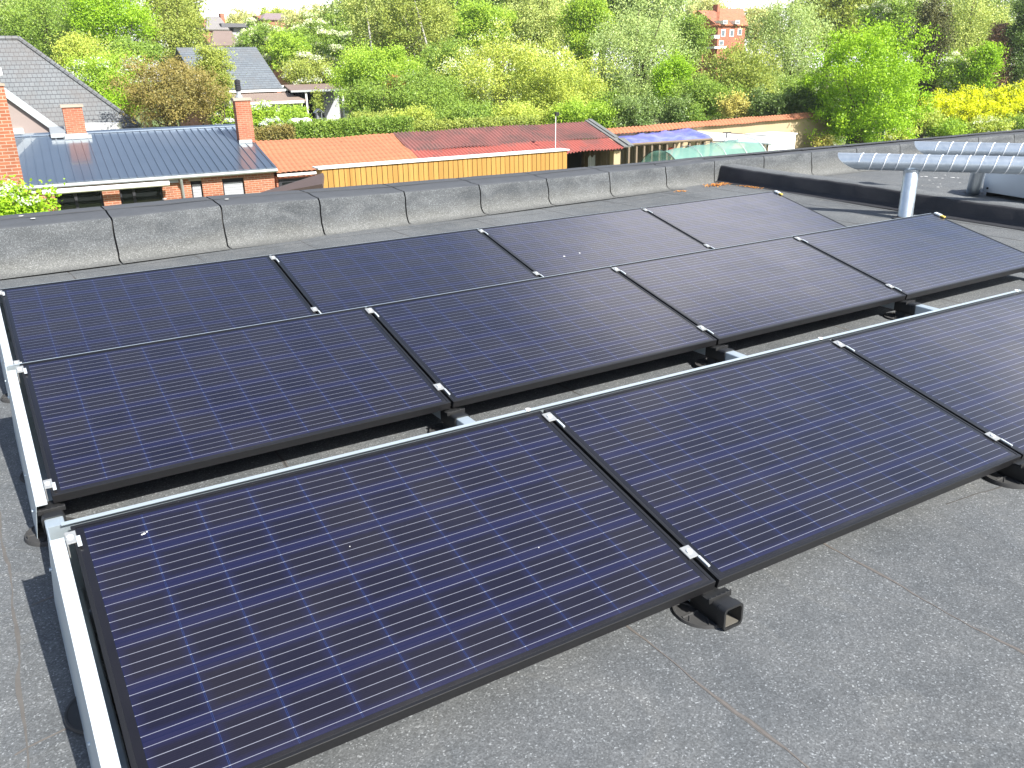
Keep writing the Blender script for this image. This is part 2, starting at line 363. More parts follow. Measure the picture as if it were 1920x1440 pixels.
def mat_wood():
    t = NT("timber boards"); co = t.coord(); sp = t.n('ShaderNodeUVMap'); s2 = t.n('ShaderNodeSeparateXYZ'); t.l(sp.outputs[0], s2.inputs[0])
    b = t.m('FLOOR', t.m('DIVIDE', s2.outputs[0], .16)); w = t.n('ShaderNodeTexWhiteNoise'); w.noise_dimensions = '1D'; t.l(b, w.inputs['W'])
    g = t.noise(t.coord(sc=(18, 18, 1.2)), 2.5, 5, .65, .8)
    c = t.mix(w.outputs[0], (.33, .175, .036), (.42, .240, .056)); c = t.mix(t.ramp(g, [(.45, 0), (.75, .55)]), c, (.40, .185, .035))
    t.p(Base_Color=c, Roughness=.6); t.bump(g, .15, .004); return t.mat
M_wood = mat_wood()
M_oldwood = plain("weathered timber", (.19, .145, .10), .85, var=.35, sc=2)
M_brownroof = plain("brown felt roof", (.095, .066, .058), .8, var=.25, sc=1.5)
M_render = plain("ochre render", (.40, .315, .195), .9, var=.28, sc=.6, bump=.3)
def mat_grass():
    t = NT("meadow"); co = t.coord(); f = t.noise(co, .25, 6, .7); g = t.noise(co, 4, 5, .7)
    c = t.mix(t.ramp(f, [(.4, 0), (.6, 1)]), (.10, .17, .030), (.21, .215, .080)); c = t.mix(t.ramp(g, [(.45, 0), (.75, .7)]), c, (.05, .09, .018))
    t.p(Base_Color=c, Roughness=.95); t.bump(g, .8, .1); return t.mat
M_grass = mat_grass()
def mat_leaf(name, col, hue=.25, trans=.30, spec=.0):
    t = NT(name); t.t.nodes.remove(t.b); geo = t.n('ShaderNodeNewGeometry'); rnd = geo.outputs['Random Per Island']; co = t.coord(); f = t.noise(co, .55, 3, .6)
    col = (min(.85, col[0]*1.85), min(.85, col[1]*1.72), min(.85, col[2]*1.5)); dk = (col[0]*.60, col[1]*.70, col[2]*.75); lt = (min(.9, col[0]*(1.22+hue)), min(.9, col[1]*1.22), col[2]*1.1)
    c = t.mix(t.m('MULTIPLY_ADD', rnd, .6, t.m('MULTIPLY', t.ramp(f, [(.3, 0), (.7, 1)]), .4)), dk, lt)
    d = t.n('ShaderNodeBsdfDiffuse'); r = t.n('ShaderNodeBsdfTranslucent'); g = t.n('ShaderNodeBsdfGlossy', i_Roughness=.45)
    t.l(c, d.inputs[0]); t.l(t.mix(.5, c, (col[0]*1.5, col[1]*1.4, col[2]*.4)), r.inputs[0])
    ms = t.n('ShaderNodeMixShader'); ms.inputs[0].default_value = trans; t.l(d.outputs[0], ms.inputs[1]); t.l(r.outputs[0], ms.inputs[2])
    m2 = t.n('ShaderNodeMixShader'); m2.inputs[0].default_value = .02+spec*.4; t.l(ms.outputs[0], m2.inputs[1]); t.l(g.outputs[0], m2.inputs[2]); t.l(m2.outputs[0], t.out.inputs[0])
    return t.mat
LEAF = dict(
    mid=mat_leaf("mid green leaves", (.125, .215, .040)), lime=mat_leaf("lime leaves", (.165, .290, .018), .1), bright=mat_leaf("fresh green leaves", (.17, .29, .035)),
    willow=mat_leaf("pale willow leaves", (.235, .315, .110)), silver=mat_leaf("silver green leaves", (.215, .300, .125), .15), olive=mat_leaf("olive leaves", (.175, .240, .058)),
    yolive=mat_leaf("yellow green leaves", (.235, .315, .066)), brown=mat_leaf("bronze foliage", (.140, .133, .046), .2, .2), dark=mat_leaf("dark leaves", (.060, .110, .028), .2, .2, .03),
    ivy=mat_leaf("glossy dark leaves", (.095, .160, .045), .2, .2, .05), conifer=mat_leaf("dark conifer needles", (.06, .072, .030), .2, .1), purple=mat_leaf("bare brown twigs", (.185, .125, .095), .1, .1),
    yellow=mat_leaf("yellow blossom", (.80, .60, .015), .05, .3), cream=mat_leaf("cream blossom", (.66, .64, .40), .05, .3), white=mat_leaf("white blossom", (.80, .80, .74), .02, .3),
    twig=mat_leaf("yellow twigs", (.27, .26, .075), .1, .1), haze=mat_leaf("far pale leaves", (.28, .33, .16)), orange=mat_leaf("orange leaves", (.48, .20, .06), .1, .3), pink=mat_leaf("pale pink blossom", (.72, .52, .46), .05, .3))
M_bark = plain("bark", (.085, .068, .050), .9, var=.4, sc=4, bump=.5)
M_birch = plain("pale birch bark", (.36, .34, .30), .8, var=.3, sc=2)

# ------------------------------------------------------------------ ground
g = MB(); N = 24
xs = np.linspace(-300, 420, N+1); ys = np.linspace(-120, 520, N+1)
for i in range(N):
    for j in range(N): g.face([(xs[i], ys[j], GZ), (xs[i+1], ys[j], GZ), (xs[i+1], ys[j+1], GZ), (xs[i], ys[j+1], GZ)])
tag(g.build("ground", M_grass), "rough green garden ground behind the flat roof", "ground", kind="structure")

# ------------------------------------------------------------------ the flat-roofed building
bld = thing("flat_roof_building", (3, 0, RZ), "flat-roofed building under the solar panels, covered in grey mineral felt", "building")
# stations: x, y at foot, z at foot, y and z of the inner top edge, y and z of the outer edge
ST = np.array([(-7, 4.72, RZ, 4.82, .262, 5.42, .285), (-1, 5.00, RZ, 5.10, .240, 5.70, .265), (1, 5.085, RZ, 5.18, .232, 5.80, .258), (2, 5.15, RZ, 5.25, .235, 5.86, .255), (3, 5.17, RZ, 5.27, .207, 5.87, .232),
               (4, 5.25, RZ, 5.34, .180, 5.95, .205), (5, 5.34, RZ, 5.44, .160, 6.03, .186), (6, 5.42, RZ, 5.52, .143, 6.08, .17), (7, 5.47, RZ, 5.56, .142, 6.08, .165), (8, 5.53, RZ, 5.62, .130, 6.08, .155),
               (9, 5.66, R2, 5.74, .128, 6.12, .15), (11, 5.60, R2, 5.70, .120, 6.05, .15), (13.5, 5.46, R2, 5.56, .125, 5.90, .15), (18, 5.20, R2, 5.30, .125, 5.72, .16), (26, 4.8, R2, 4.9, .12, 5.35, .16)])
ST[:, 1] += .055
def stat(x): return [np.interp(x, ST[:, 0], ST[:, k]) for k in range(1, 7)]
def kx(y): return 8.93-.063*(5.7-y)    # line of the low upstand between the two roof sections
m = MB(); nx, ny = 40, 40                                  # roof sheet, lightly uneven
X = np.linspace(-7, 1, nx+1)
def rz(x, y): return RZ+.006*math.sin(x*1.3+y*.7)+.004*math.sin(y*2.1-x*.9)
gx = np.linspace(0, 1, 61); gy = np.linspace(-8, 5.75, 61)
for i in range(60):
    for j in range(60):
        q = []
        for a, b in ((i, j), (i+1, j), (i+1, j+1), (i, j+1)):
            y = gy[b]; x = -7+gx[a]*(kx(y)+.02+7); yy = min(y, stat(x)[0]+.02)
            q.append((x, yy, rz(x, yy)-.004))
        m.face(q)
m.build("roof_surface", M_felt, bld, smooth=60)
m = MB(); m.face([(8.3, -8, R2), (26, -8, R2), (26, 5.9, R2), (8.6, 5.9, R2)]); m.build("roof_surface", M_felt, bld, label="further roof section beyond the low dark-sided upstand")
def wob(x, y, z): return .008*math.sin(x*5.1+z*9)*math.sin(y*3+x*2.3+z*6)+.004*math.sin(x*13+z*17)+.003*math.sin(x*29-z*23)
def par_profile(x):
    yb, zb, yt, zt, yo, zo = stat(x)
    return [(yb-.16, zb+.003), (yb-.08, zb+.005), (yb-.04, zb+.013), (yb-.012, zb+.035), (yb+.004, zb+.07), (yb+.010, zb+.115), ((yb+.012+yt)/2, (zb+zt)/2+.04), (yt-.010, zt-.07), (yt-.003, zt-.022), (yt+.003, zt-.006), (yt+.016, zt), (yt+.2, zt+.006), ((yt+yo)/2, (zt+zo)/2+.008), (yo-.03, zo), (yo, zo-.012), (yo+.012, zo-.05), (yo+.014, zo-.3)]
m = MB(); lines = [.98*k for k in range(-6, 26)]
for k, x0 in enumerate(lines[:-1]):
    x1 = lines[k+1]; n = 14; lift = 0.
    jit = lambda x, q: .006*math.sin(q*1.7+x*7)*(q > 1)
    cols = []
    for i in range(n+1):
        x = x0+.0075+(x1-x0-.015)*i/n; pr = par_profile(x); col = []
        for q, (y, z) in enumerate(pr):
            w = wob(x, y, z)*(1 if 2 < q < 14 else .2); sk = 0
            if i in (0, n): sk = jit(x0 if i == 0 else x1, q)*.6
            col.append(V3(x+sk, y-w*(q < 10)-lift, z+w*(q >= 10)*.2+lift))
        cols.append(col)
    for i in range(n):
        for q in range(len(pr)-1): m.m = int(q >= 9); m.face([cols[i][q], cols[i+1][q], cols[i+1][q+1], cols[i][q+1]])
par = m.build("parapet", [M_parf, M_cap], bld, smooth=50)
m = MB(); xs_ = np.linspace(-6, 24.4, 60)
for i in range(59):
    A, B = par_profile(xs_[i]), par_profile(xs_[i+1])
    for q in range(1, len(A)-1):
        m.face([V3(xs_[i], A[q][0]+.028, A[q][1]-.028), V3(xs_[i+1], B[q][0]+.028, B[q][1]-.028), V3(xs_[i+1], B[q+1][0]+.028, B[q+1][1]-.028), V3(xs_[i], A[q+1][0]+.028, A[q+1][1]-.028)])
LOC[par.name] = LOC[bld.name]
m.build("seam_backing", M_tar, par, smooth=70)
m = MB()                                                    # lapped strip along the middle of the parapet top
for i in range(90):
    xa, xb = -6+i*.34, -6+(i+1)*.34
    A, B = par_profile(xa), par_profile(xb); ya, yb_ = A[12][0]+.02*math.sin(xa*3), B[12][0]+.02*math.sin(xb*3); w = .003+.007*abs(math.sin(i*.9)*math.sin(i*.37)); w2 = .003+.007*abs(math.sin((i+1)*.9)*math.sin((i+1)*.37))
    m.slab([(xa, ya-w, A[12][1]+.010), (xb, yb_-w2, B[12][1]+.010), (xb, yb_+w2, B[12][1]+.010), (xa, ya+w, A[12][1]+.010)], .003)
m.build("membrane_seam", M_tar, bld)
# low upstand between the roof sections
m = MB(); ysu = np.linspace(-4, 5.80, 70)
for i in range(69):
    for (a, b) in ((ysu[i], ysu[i+1]),):
        def kp(y):
            x = kx(y); w = .005*math.sin(y*7)+.003*math.sin(y*19); tz = .030+.006*math.sin(y*2.3)+.003*math.sin(y*17)+.006*(y-1.5)
            return [(x-.10, RZ+.004), (x-.03+w*.5, RZ+.02), (x+w, RZ+.06), (x+.012+w, tz-.02), (x+.03, tz), (x+.28, tz+.004), (x+.31, tz-.02), (x+.33, R2-.02)]
        A, B = kp(a), kp(b)
        for q in range(7):
            m.m = 0 if q < 4 else 1  # side turned from the sun: its shade is put into the black colour
            m.face([V3(A[q][0], a, A[q][1]), V3(A[q+1][0], a, A[q+1][1]), V3(B[q+1][0], b, B[q+1][1]), V3(B[q][0], b, B[q][1])])
m.build("roof_upstand", [M_black, M_felt], bld, smooth=60)
# felt lap seams, wobbly beads of bitumen with brown residue
def seam(x0, y0, x1, y1, mat, wid=.009, amp=.012, skip=.15, z=None, sub=True):
    if sub and wid >= .005 and mat is not M_resid:
        st_ = random.getstate(); seam(x0, y0, x1, y1, M_resid, wid*2.2, amp, skip, z, False); random.setstate(st_)
    m = MB(); n = int(math.hypot(x1-x0, y1-y0)/.04)+2; ph = random.uniform(0, 9); d = V3(x1-x0, y1-y0, 0); d /= np.linalg.norm(d); nn = V3(-d[1], d[0], 0)
    run = True; prev = None
    for i in range(n):
        t = i/(n-1); x, y = x0+(x1-x0)*t, y0+(y1-y0)*t
        w = wid*(.10+.7*abs(math.sin(i*.31+ph)*math.sin(i*.13+ph*2))*random.uniform(.6, 1.3)); off = amp*math.sin(i*.17+ph)+amp*.5*math.sin(i*.55+ph)+random.uniform(-.0025, .0025)
        c = V3(x, y, (rz(x, y) if z is None else z)-(.0028 if sub else .0034))+nn*off; cur = (c-nn*w, c+nn*w+nn*.002)
        if prev is not None and run: m.slab([prev[0], cur[0], cur[1], prev[1]], .0009)
        prev = cur
    if m.f: m.build("membrane_seam", mat, bld)
for x, mt in ((-1.17, M_tar), (-.185, M_resid), (1.41, M_rust), (2.275, M_rust)):
    seam(x, -3.4, x, 2.7 if x < 0 else -.2, mt, .0085 if x < 0 else .0052, .008, .35)
for x in (-.5, .55, 1.6, 2.62, 3.6, 4.6, 5.65, 6.6, 7.6): seam(x+.1, 2.4, x, stat(x)[0]-.1, M_tar, .005, .008, .35)
for x in (.9, 2.45, 3.45, 4.5, 5.6): seam(x, -.75, x, .3, M_rust if random.random() < .5 else M_tar, .006, .01, .3)
seam(-.13, -.44, .05, -.40, M_rust, .008, .006, .1); seam(-.22, -1.15, -.02, -1.11, M_rust, .008, .006, .1)
seam(2.9, -1.66, 4.2, -1.80, M_tar, .005, .006, .3)
for y in (3.2, 4.9): seam(.2, y-.05, 8.2, y+.25, M_tar, .004, .02, .6)
for dxk in (.16, .55): seam(kx(-2)-dxk, -2, kx(5.2)-dxk, 5.2, M_tar, .006, .014, .45)
for k in range(24): pass
m = MB(); m.lathe(V3(3.15, 2.72, RZ), [(0, .012), (.62, .012), (.645, .001)], 40); m.build("felt_patch", plain("damp felt", (.062, .066, .068), .8, var=.2, sc=20), bld)
m = MB(); m.box(-6.9, 25, -7.9, 5.0, GZ, R2-.05); m.build("outer_wall", M_brick2, bld)
m = MB()                                                    # paint splashes and droppings on the far section and the parapet
for k in range(14):
    c = onz(random.uniform(1715, 1800), random.uniform(328, 352), R2); r = random.uniform(.008, .03); m.lathe(V3(c[0], c[1], R2), [(0, .004), (r, .003), (r*1.1, .0005)], 7)
for u, v in ((296, 369), (62, 411), (40, 408), (1565, 273), (1832, 247), (425, 374)):
    c = onz(u, v, .25 if u < 900 else .15); x = c[0]; p_ = par_profile(x); y = min(max(c[1], p_[10][0]), p_[13][0]); m.lathe(V3(x, y, np.interp(y, [p_[10][0], p_[13][0]], [p_[10][1], p_[13][1]])+.012), [(0, .005), (.02, .003), (.022, 0)], 8)
tag(m.build("paint_splashes", plain("dried droppings", (.42, .42, .41), .8), bld), kind="stuff")

# dried leaves in the corner
mm = MB()
for k in range(300):
    if k < 190: c = V3(8.58+random.gauss(0, .11), 5.40+random.gauss(0, .035), RZ+random.uniform(.004, .03))
    elif k < 265: c = V3(8.78+random.gauss(0, .03), 4.95+random.gauss(0, .12), RZ+random.uniform(.004, .02))
    else: c = V3(7.82+random.gauss(0, .05), 5.30+random.gauss(0, .03), RZ+random.uniform(.002, .012))
    a = random.uniform(0, 6.3); s = random.uniform(.008, .02); e = V3(math.cos(a), math.sin(a), random.uniform(-.5, .5))*s; h = V3(-math.sin(a), math.cos(a), random.uniform(-.4, .4))*s*.6
    mm.face([c-e, c-h, c+e, c+h])
tag(mm.build("dried_leaves", LEAF['orange']), "rust-coloured dried leaves swept into the roof corner by the dark-sided upstand", "leaves", kind="stuff")

# ------------------------------------------------------------------ solar panels
PL, PW, TILT, GAP = 1.65, 1.0002, .2398, .0141
ROW = dict(M=(0., 0., 0., 0.), B=(-.0036, 1.6987, -.0046, 0.), F=(.0199, -1.6868, -.0286, -.0078))
def rowpt(r, a, s, h=0.):
    """point of a row: a along the row, s up the slope, h above the glass"""
    x, y, z, k = ROW[r]; return V3(x+a, y+s*math.cos(TILT)-h*math.sin(TILT), z+k*a+s*math.sin(TILT)+h*math.cos(TILT))
def panel_proto():
    t = thing("solar_panel", (0, 0, 0), "", "solar panel", "black solar panels on the flat roof")
    m = MB(); w, h = .011, .035
    m.box(0, PL, 0, w, -h, 0); m.box(0, PL, PW-w, PW, -h, 0); m.box(0, w, w, PW-w, -h, 0); m.box(PL-w, PL, w, PW-w, -h, 0)
    m.build("frame", M_frame, t, bevel=.0012)
    m = MB(); m.box(w, PL-w, w, PW-w, -.007, -.0018); m.build("cell_glass", M_cells, t)
    m = MB(); m.box(.02, PL-.02, .02, PW-.02, -.0085, -.0075); m.build("back_sheet", M_plast, t)
    return t
ORD = ["first", "second", "third", "fourth"]
RN = dict(F="front row", M="middle row", B="back row nearest the parapet")
PLAB = {('F', 0): "black solar panel at the left end of the front row, nearest the camera", ('F', 1): "second black solar panel of the front row, beside the grey felt at lower right",
        ('F', 2): "pale-reflecting solar panel at the right end of the front row, cut by the photo edge",
        ('M', 0): "black solar panel at the left end of the middle row", ('M', 1): "second solar panel from the left in the middle row, with a brownish sheen",
        ('M', 2): "third solar panel from the left in the middle row", ('M', 3): "bluish solar panel at the right end of the middle row, with a yellow clamp",
        ('B', 0): "deep blue solar panel at the left end of the back row", ('B', 1): "second solar panel from the left in the back row", ('B', 2): "third solar panel from the left in the back row",
        ('B', 3): "grey-looking solar panel at the right end of the back row, near the dark-sided upstand"}
proto = None; PANELS = {}
for r, n in (('M', 4), ('B', 4), ('F', 3)):
    for i in range(n):
        p = rowpt(r, i*(PL+GAP), 0); rot = (TILT, math.atan(-ROW[r][3]), 0)
        if proto is None: proto = o = panel_proto(); o.location = p; o.rotation_euler = rot; o["label"] = PLAB[r, i]
        else: o = dup(proto, p, PLAB[r, i], rot)
        PANELS[r, i] = o

def local_part(parent, mb, name, mat):
    k = LOC[parent.name]; LOC[parent.name] = V3(0, 0, 0); o = mb.build(name, mat, parent); LOC[parent.name] = k; return o
def on_panel(key, u, v):
    r, i = key; nrm = V3(0, -math.sin(TILT), math.cos(TILT)); p = rowpt(r, i*(PL+GAP), 0); q = onpl(u, v, p, nrm)-p; return q[0], q[1]/math.cos(TILT)
M_drop = plain("bird dropping", (.62, .62, .60), .8)
for key, spots in ((('F', 0), [(265, 1001, .003), (269, 999, .004), (274, 996, .0025), (1010, 1021, .0018), (655, 1021, .002)]), (('B', 2), [(1058, 480, .008), (1087, 474, .007)])):
    m = MB()
    for n_, (u, v, r_) in enumerate(spots):
        a, b = on_panel(key, u, v); m.lathe(V3(a, b, -.0017), [(0, .0012), (r_*.8, .0009), (r_, 0)], 9)
    tag(local_part(PANELS[key], m, "droppings", M_drop), kind="stuff")

# clamps: T-shaped mid clamps over the joints, L-shaped end clamps at the row ends
def clamp_proto(kind):
    t = thing(kind+"_clamp", (0, 0, 0), "", "clamp", "aluminium clamps holding the panels")
    m = MB()
    if kind == "mid": m.box(-.019, .019, -.026, .026, .001, .005)
    else: m.box(-.016, .013, -.026, .026, .001, .005); m.box(-.016, -.012, -.024, .024, -.05, .001)
    m.build("clamp_plate", M_clamp, t, bevel=.0008)
    m = MB(); m.lathe(V3(0 if kind == "mid" else -.004, 0, .005), [(.0095, 0), (.0095, .004), (.004, .005), (.004, .001), (0, .001)], 14); m.build("bolt_head", M_alus, t, smooth=40)
    if kind == "mid":
        m = MB(); m.box(.012, .020, -.078, -.028, .0005, .006); m.build("earthing_clip", M_alus, t, bevel=.0008)
    else:
        m = MB(); m.box(.010, .022, -.050, -.004, .0055, .0085); m.build("earthing_clip", M_alus, t, bevel=.001)
    return t
cm = ce = None
for r, n in (('M', 4), ('B', 4), ('F', 3)):
    for i in range(1, n):
        for s, w in ((PW-.055, "upper"), (.135, "lower")):
            p = rowpt(r, i*(PL+GAP)-GAP/2, s); lab = f"small clamp at the {w} end of the gap between {ORD[i-1]} and {ORD[i]} panels, {RN[r]}"
            if r == 'B': lab = f"small clamp at the {w} end of the {ORD[i-1]} panel gap in the back row"
            if cm is None: cm = o = clamp_proto("mid"); o.location = p; o.rotation_euler = (TILT, 0, 0); o["label"] = lab
            else: dup(cm, p, lab, (TILT, 0, 0))
    for s, w in ((PW-.055, "upper"), (.075, "lower")):
        p = rowpt(r, 0, s)-V3(.002, 0, 0); lab = f"white end clamp at the {w} left corner of the {dict(F='front', M='middle', B='back')[r]} row"
        if ce is None: ce = o = clamp_proto("end"); o.location = p; o.rotation_euler = (TILT, 0, 0); o["label"] = lab
        else: dup(ce, p, lab, (TILT, 0, 0))
for r in 'MB':                                              # right ends: clamp with a yellow tab
    t = thing("end_clamp", rowpt(r, 4*PL+3*GAP, PW-.055), f"white end clamp with a yellow tab at the right end of the {dict(M='middle', B='back')[r]} row", "clamp", "aluminium clamps holding the panels", (TILT, 0, 0))
    o0 = LOC[t.name]; LOC[t.name] = V3(0, 0, 0)
    m = MB(); m.box(-.012, .026, -.022, .034, .001, .014); m.build("clamp_plate", M_alus, t, bevel=.002)
    m = MB(); m.box(-.008, .020, -.060, -.024, .001, .012); m.build("plastic_tab", M_yel, t, bevel=.003)

# base rails, feet, side plates, wind deflectors
RX = [-.012, PL+GAP/2, 2*PL+1.5*GAP, 3*PL+2.5*GAP, 4*PL+3.2*GAP]
def rail_z(y): return np.interp(y, [-1.8, -.05, 1.65, 2.75], [-.078, -.042, -.047, -.045])
RLAB = ["square aluminium rail along the left ends of the rows", "square aluminium rail under the first panel joints, seen between front and middle rows",
        "white square rail under the second panel joints, seen between front and middle rows", "white square rail under the third panel joints, near the right edge", "square aluminium rail under the right ends of the rows"]
def foot_proto(drop=0.):
    t = thing("rail_foot", (0, 0, 0), "", "foot", "black plastic feet under the rails")
    m = MB()                                                # hollow socket with rounded corners round the rail end
    def rr(w, h, r, y, zc):
        q = []
        for cx, cz, a0 in ((w-r, h-r, 0), (-w+r, h-r, 90), (-w+r, -h+r, 180), (w-r, -h+r, 270)):
            for a in (0, 30, 60, 90): q.append(V3(cx+r*math.cos(R(a0+a)), y, zc+cz+r*math.sin(R(a0+a))))
        return q
    zc = .043; rings = [rr(.036, .036, .013, .06, zc), rr(.036, .036, .013, -.055, zc), rr(.039, .039, .015, -.058, zc), rr(.039, .039, .015, -.088, zc), rr(.032, .031, .011, -.088, zc), rr(.0305, .030, .010, .03, zc)]
    for A, B in zip(rings[:-1], rings[1:]):
        for k in range(16): m.face([A[k], A[(k+1) % 16], B[(k+1) % 16], B[k]])
    m.face(rings[-1]); m.build("socket", M_plast, t, smooth=35)
    m = MB(); m.box(-.028, .029, -.082, .0, .0125, .0155); m.build("silt", M_dustpl, t)
    m = MB(); m.lathe(V3(-.01, .03, 0), [(0, .007-drop), (.085, .007-drop), (.088, .011-drop), (.094, .011-drop), (.097, .003-drop), (.097, -.01-drop)], 28); m.box(-.094, -.090, .0, .005, .006-drop, .03-drop); m.box(-.03, .03, -.02, .05, -drop, .008)
    for a in range(6): c, s = math.cos(a*1.05), math.sin(a*1.05); m.tube([V3(-.01+.02*c, .03+.02*s, .008-drop), V3(-.01+.085*c, .03+.085*s, .008-drop)], .004, 6)
    m.build("base_disc", M_disc, t, smooth=40)
    m = MB(); m.box(-.046, .046, -.030, -.025, .070, .088); m.box(-.046, .046, -.025, .0, .0805, .0835)
    for k in range(5): m.box(-.04+k*.02, -.034+k*.02, -.0295, -.0255, .088, .0905)
    m.build("bracket", M_plast, t, bevel=.001)
    return t
fps = {}
for k, x in enumerate(RX):
    y0, y1 = -1.72, 2.72; t = thing("base_rail", (x, 0, RZ), RLAB[k], "rail", "aluminium base rails under the panel rows")
    m = MB(); h = .031
    for ya, yb in ((y0, -.03), (-.03, 1.66), (1.66, y1)):
        za, zb = rail_z(ya), rail_z(yb)
        A = [V3(x-h, ya, za-2*h), V3(x+h, ya, za-2*h), V3(x+h, ya, za), V3(x-h, ya, za)]; B = [V3(x-h, yb, zb-2*h), V3(x+h, yb, zb-2*h), V3(x+h, yb, zb), V3(x-h, yb, zb)]
        for q in range(4): m.face([A[q], A[(q+1) % 4], B[(q+1) % 4], B[q]])
        m.face(A[::-1]); m.face(B)
    m.build("rail_tube", M_alu, t, bevel=.005)
    for r, w in (('F', "front"), ('M', "middle"), ('B', "back")):
        if k == 4 and r == 'F': continue
        p = rowpt(r, 0, 0); p = V3(x, p[1]-.005, RZ); p[2] = rail_z(p[1])-.077
        lab = f"black plastic rail foot below the {w} row, " + ("at its left end" if k == 0 else "at its right end" if k == 4 else f"at the {ORD[k-1]} panel joint")
        if r == 'F' and k == 1: lab = "black hollow rail foot sticking out below the first joint of the front row"
        if r not in fps: fps[r] = o = foot_proto(0. if r == 'F' else float(p[2]-RZ)); o.location = p; o["label"] = lab
        else: dup(fps[r], p, lab)
disc = None
for r, s, w in (('M', .62, "middle"), ('F', .60, "front")):   # round pads under the left rail
    p = V3(.005, rowpt(r, 0, s)[1], RZ)
    lab = f"round black support pad under the left side plate of the {w} row"
    if disc is None:
        t = thing("support_pad", p, lab, "support pad", "black pads under the left rail"); m = MB(o=p); m.lathe(p, [(0, .012), (.05, .012), (.055, .006), (.094, .006), (.097, .009), (.102, .009), (.104, 0)], 28)
        m.build("pad_disc", M_disc, t, smooth=40); m = MB(o=p); m.box(-.04, .04, -.012, .012, .012, .05); m.build("cross_bar", M_plast, t); disc = t
    else: dup(disc, p, lab)
for r, w in (('F', "front"), ('M', "middle"), ('B', "back")):
    t = thing("side_plate", rowpt(r, 0, 0), f"bright aluminium side plate closing the left end of the {w} row", "side plate", "aluminium side plates at the left ends")
    m = MB(); s0, s1 = -.03, PW-.035; x0, x1 = -.058, -.020
    A0, A1 = rowpt(r, x0, s0, -.006), rowpt(r, x0, s1, -.006); B0, B1 = rowpt(r, x1, s0, -.006), rowpt(r, x1, s1, -.006)
    m.slab([A0, B0, B1, A1], .0025); m.build("top_flange", M_alus, t)
    m = MB(); th = V3(-.002, 0, 0); A1 = rowpt(r, x0, PW+.034, -.006); lo0 = V3(A0[0]-.020, A0[1]+.02, RZ+.004); lo1 = V3(A1[0]-.026, A1[1]+.20, RZ+.001)
    A0 = A0-V3(0, 0, .0025); A1 = A1-V3(0, 0, .0025)
    q = [A0, A1, lo1, lo0]; p2 = [x-th for x in q]; m.face(q); m.face(p2[::-1])
    for k in range(4): m.face([q[k], p2[k], p2[(k+1) % 4], q[(k+1) % 4]])
    m.build("side_sheet", M_alu, t)
    for f in (.06, .3, .95):
        m = MB(); c = (A1*f+A0*(1-f))*.6+(lo1*f+lo0*(1-f))*.4; m.tube([c, c-V3(.008, 0, 0)], .006, 8); m.build("screw", M_alu, t)
    t = thing("wind_deflector", rowpt(r, 0, PW), f"pale aluminium wind deflector strip along the upper edge of the {w} row", "wind deflector", "aluminium wind deflectors behind the rows")
    n = 3 if r == 'F' else 4; a1 = n*(PL+GAP)-GAP
    m = MB(); hh = .002 if r == 'F' else -.004; g0_, g1_ = (.010, .024) if r == 'F' else (.004, .010); XL = -.02 if r == 'F' else -.05; q0, q1 = rowpt(r, XL, PW+g0_, hh), rowpt(r, a1, PW+g0_, hh); p0, p1 = rowpt(r, XL, PW+g1_, hh), rowpt(r, a1, PW+g1_, hh)
    m.slab([q0, q1, p1, p0], .002)
    m.build("top_lip", M_alu, t)
    m = MB(); p0 = V3(rowpt(r, -.054, PW+g1_, hh)[0], p0[1], p0[2]-.004); lo0 = V3(p0[0], p0[1]+.10, RZ+.003); lo1 = V3(p1[0], p1[1]+.10, RZ+.003); dz = V3(0, 0, .002)
    m.slab([p0-dz, p1-dz, lo1, lo0], .0015); m.build("sloping_sheet", M_alu, t)
    for i in range(1, n+1 if r == 'F' else 1):
        m = MB(); c = rowpt(r, i*(PL+GAP)-.06, PW+(g0_+g1_)/2, hh); m.lathe(c, [(.011, 0), (.010, .006), (0, .009)], 10)
        m.build("screw", M_white, t, smooth=40)

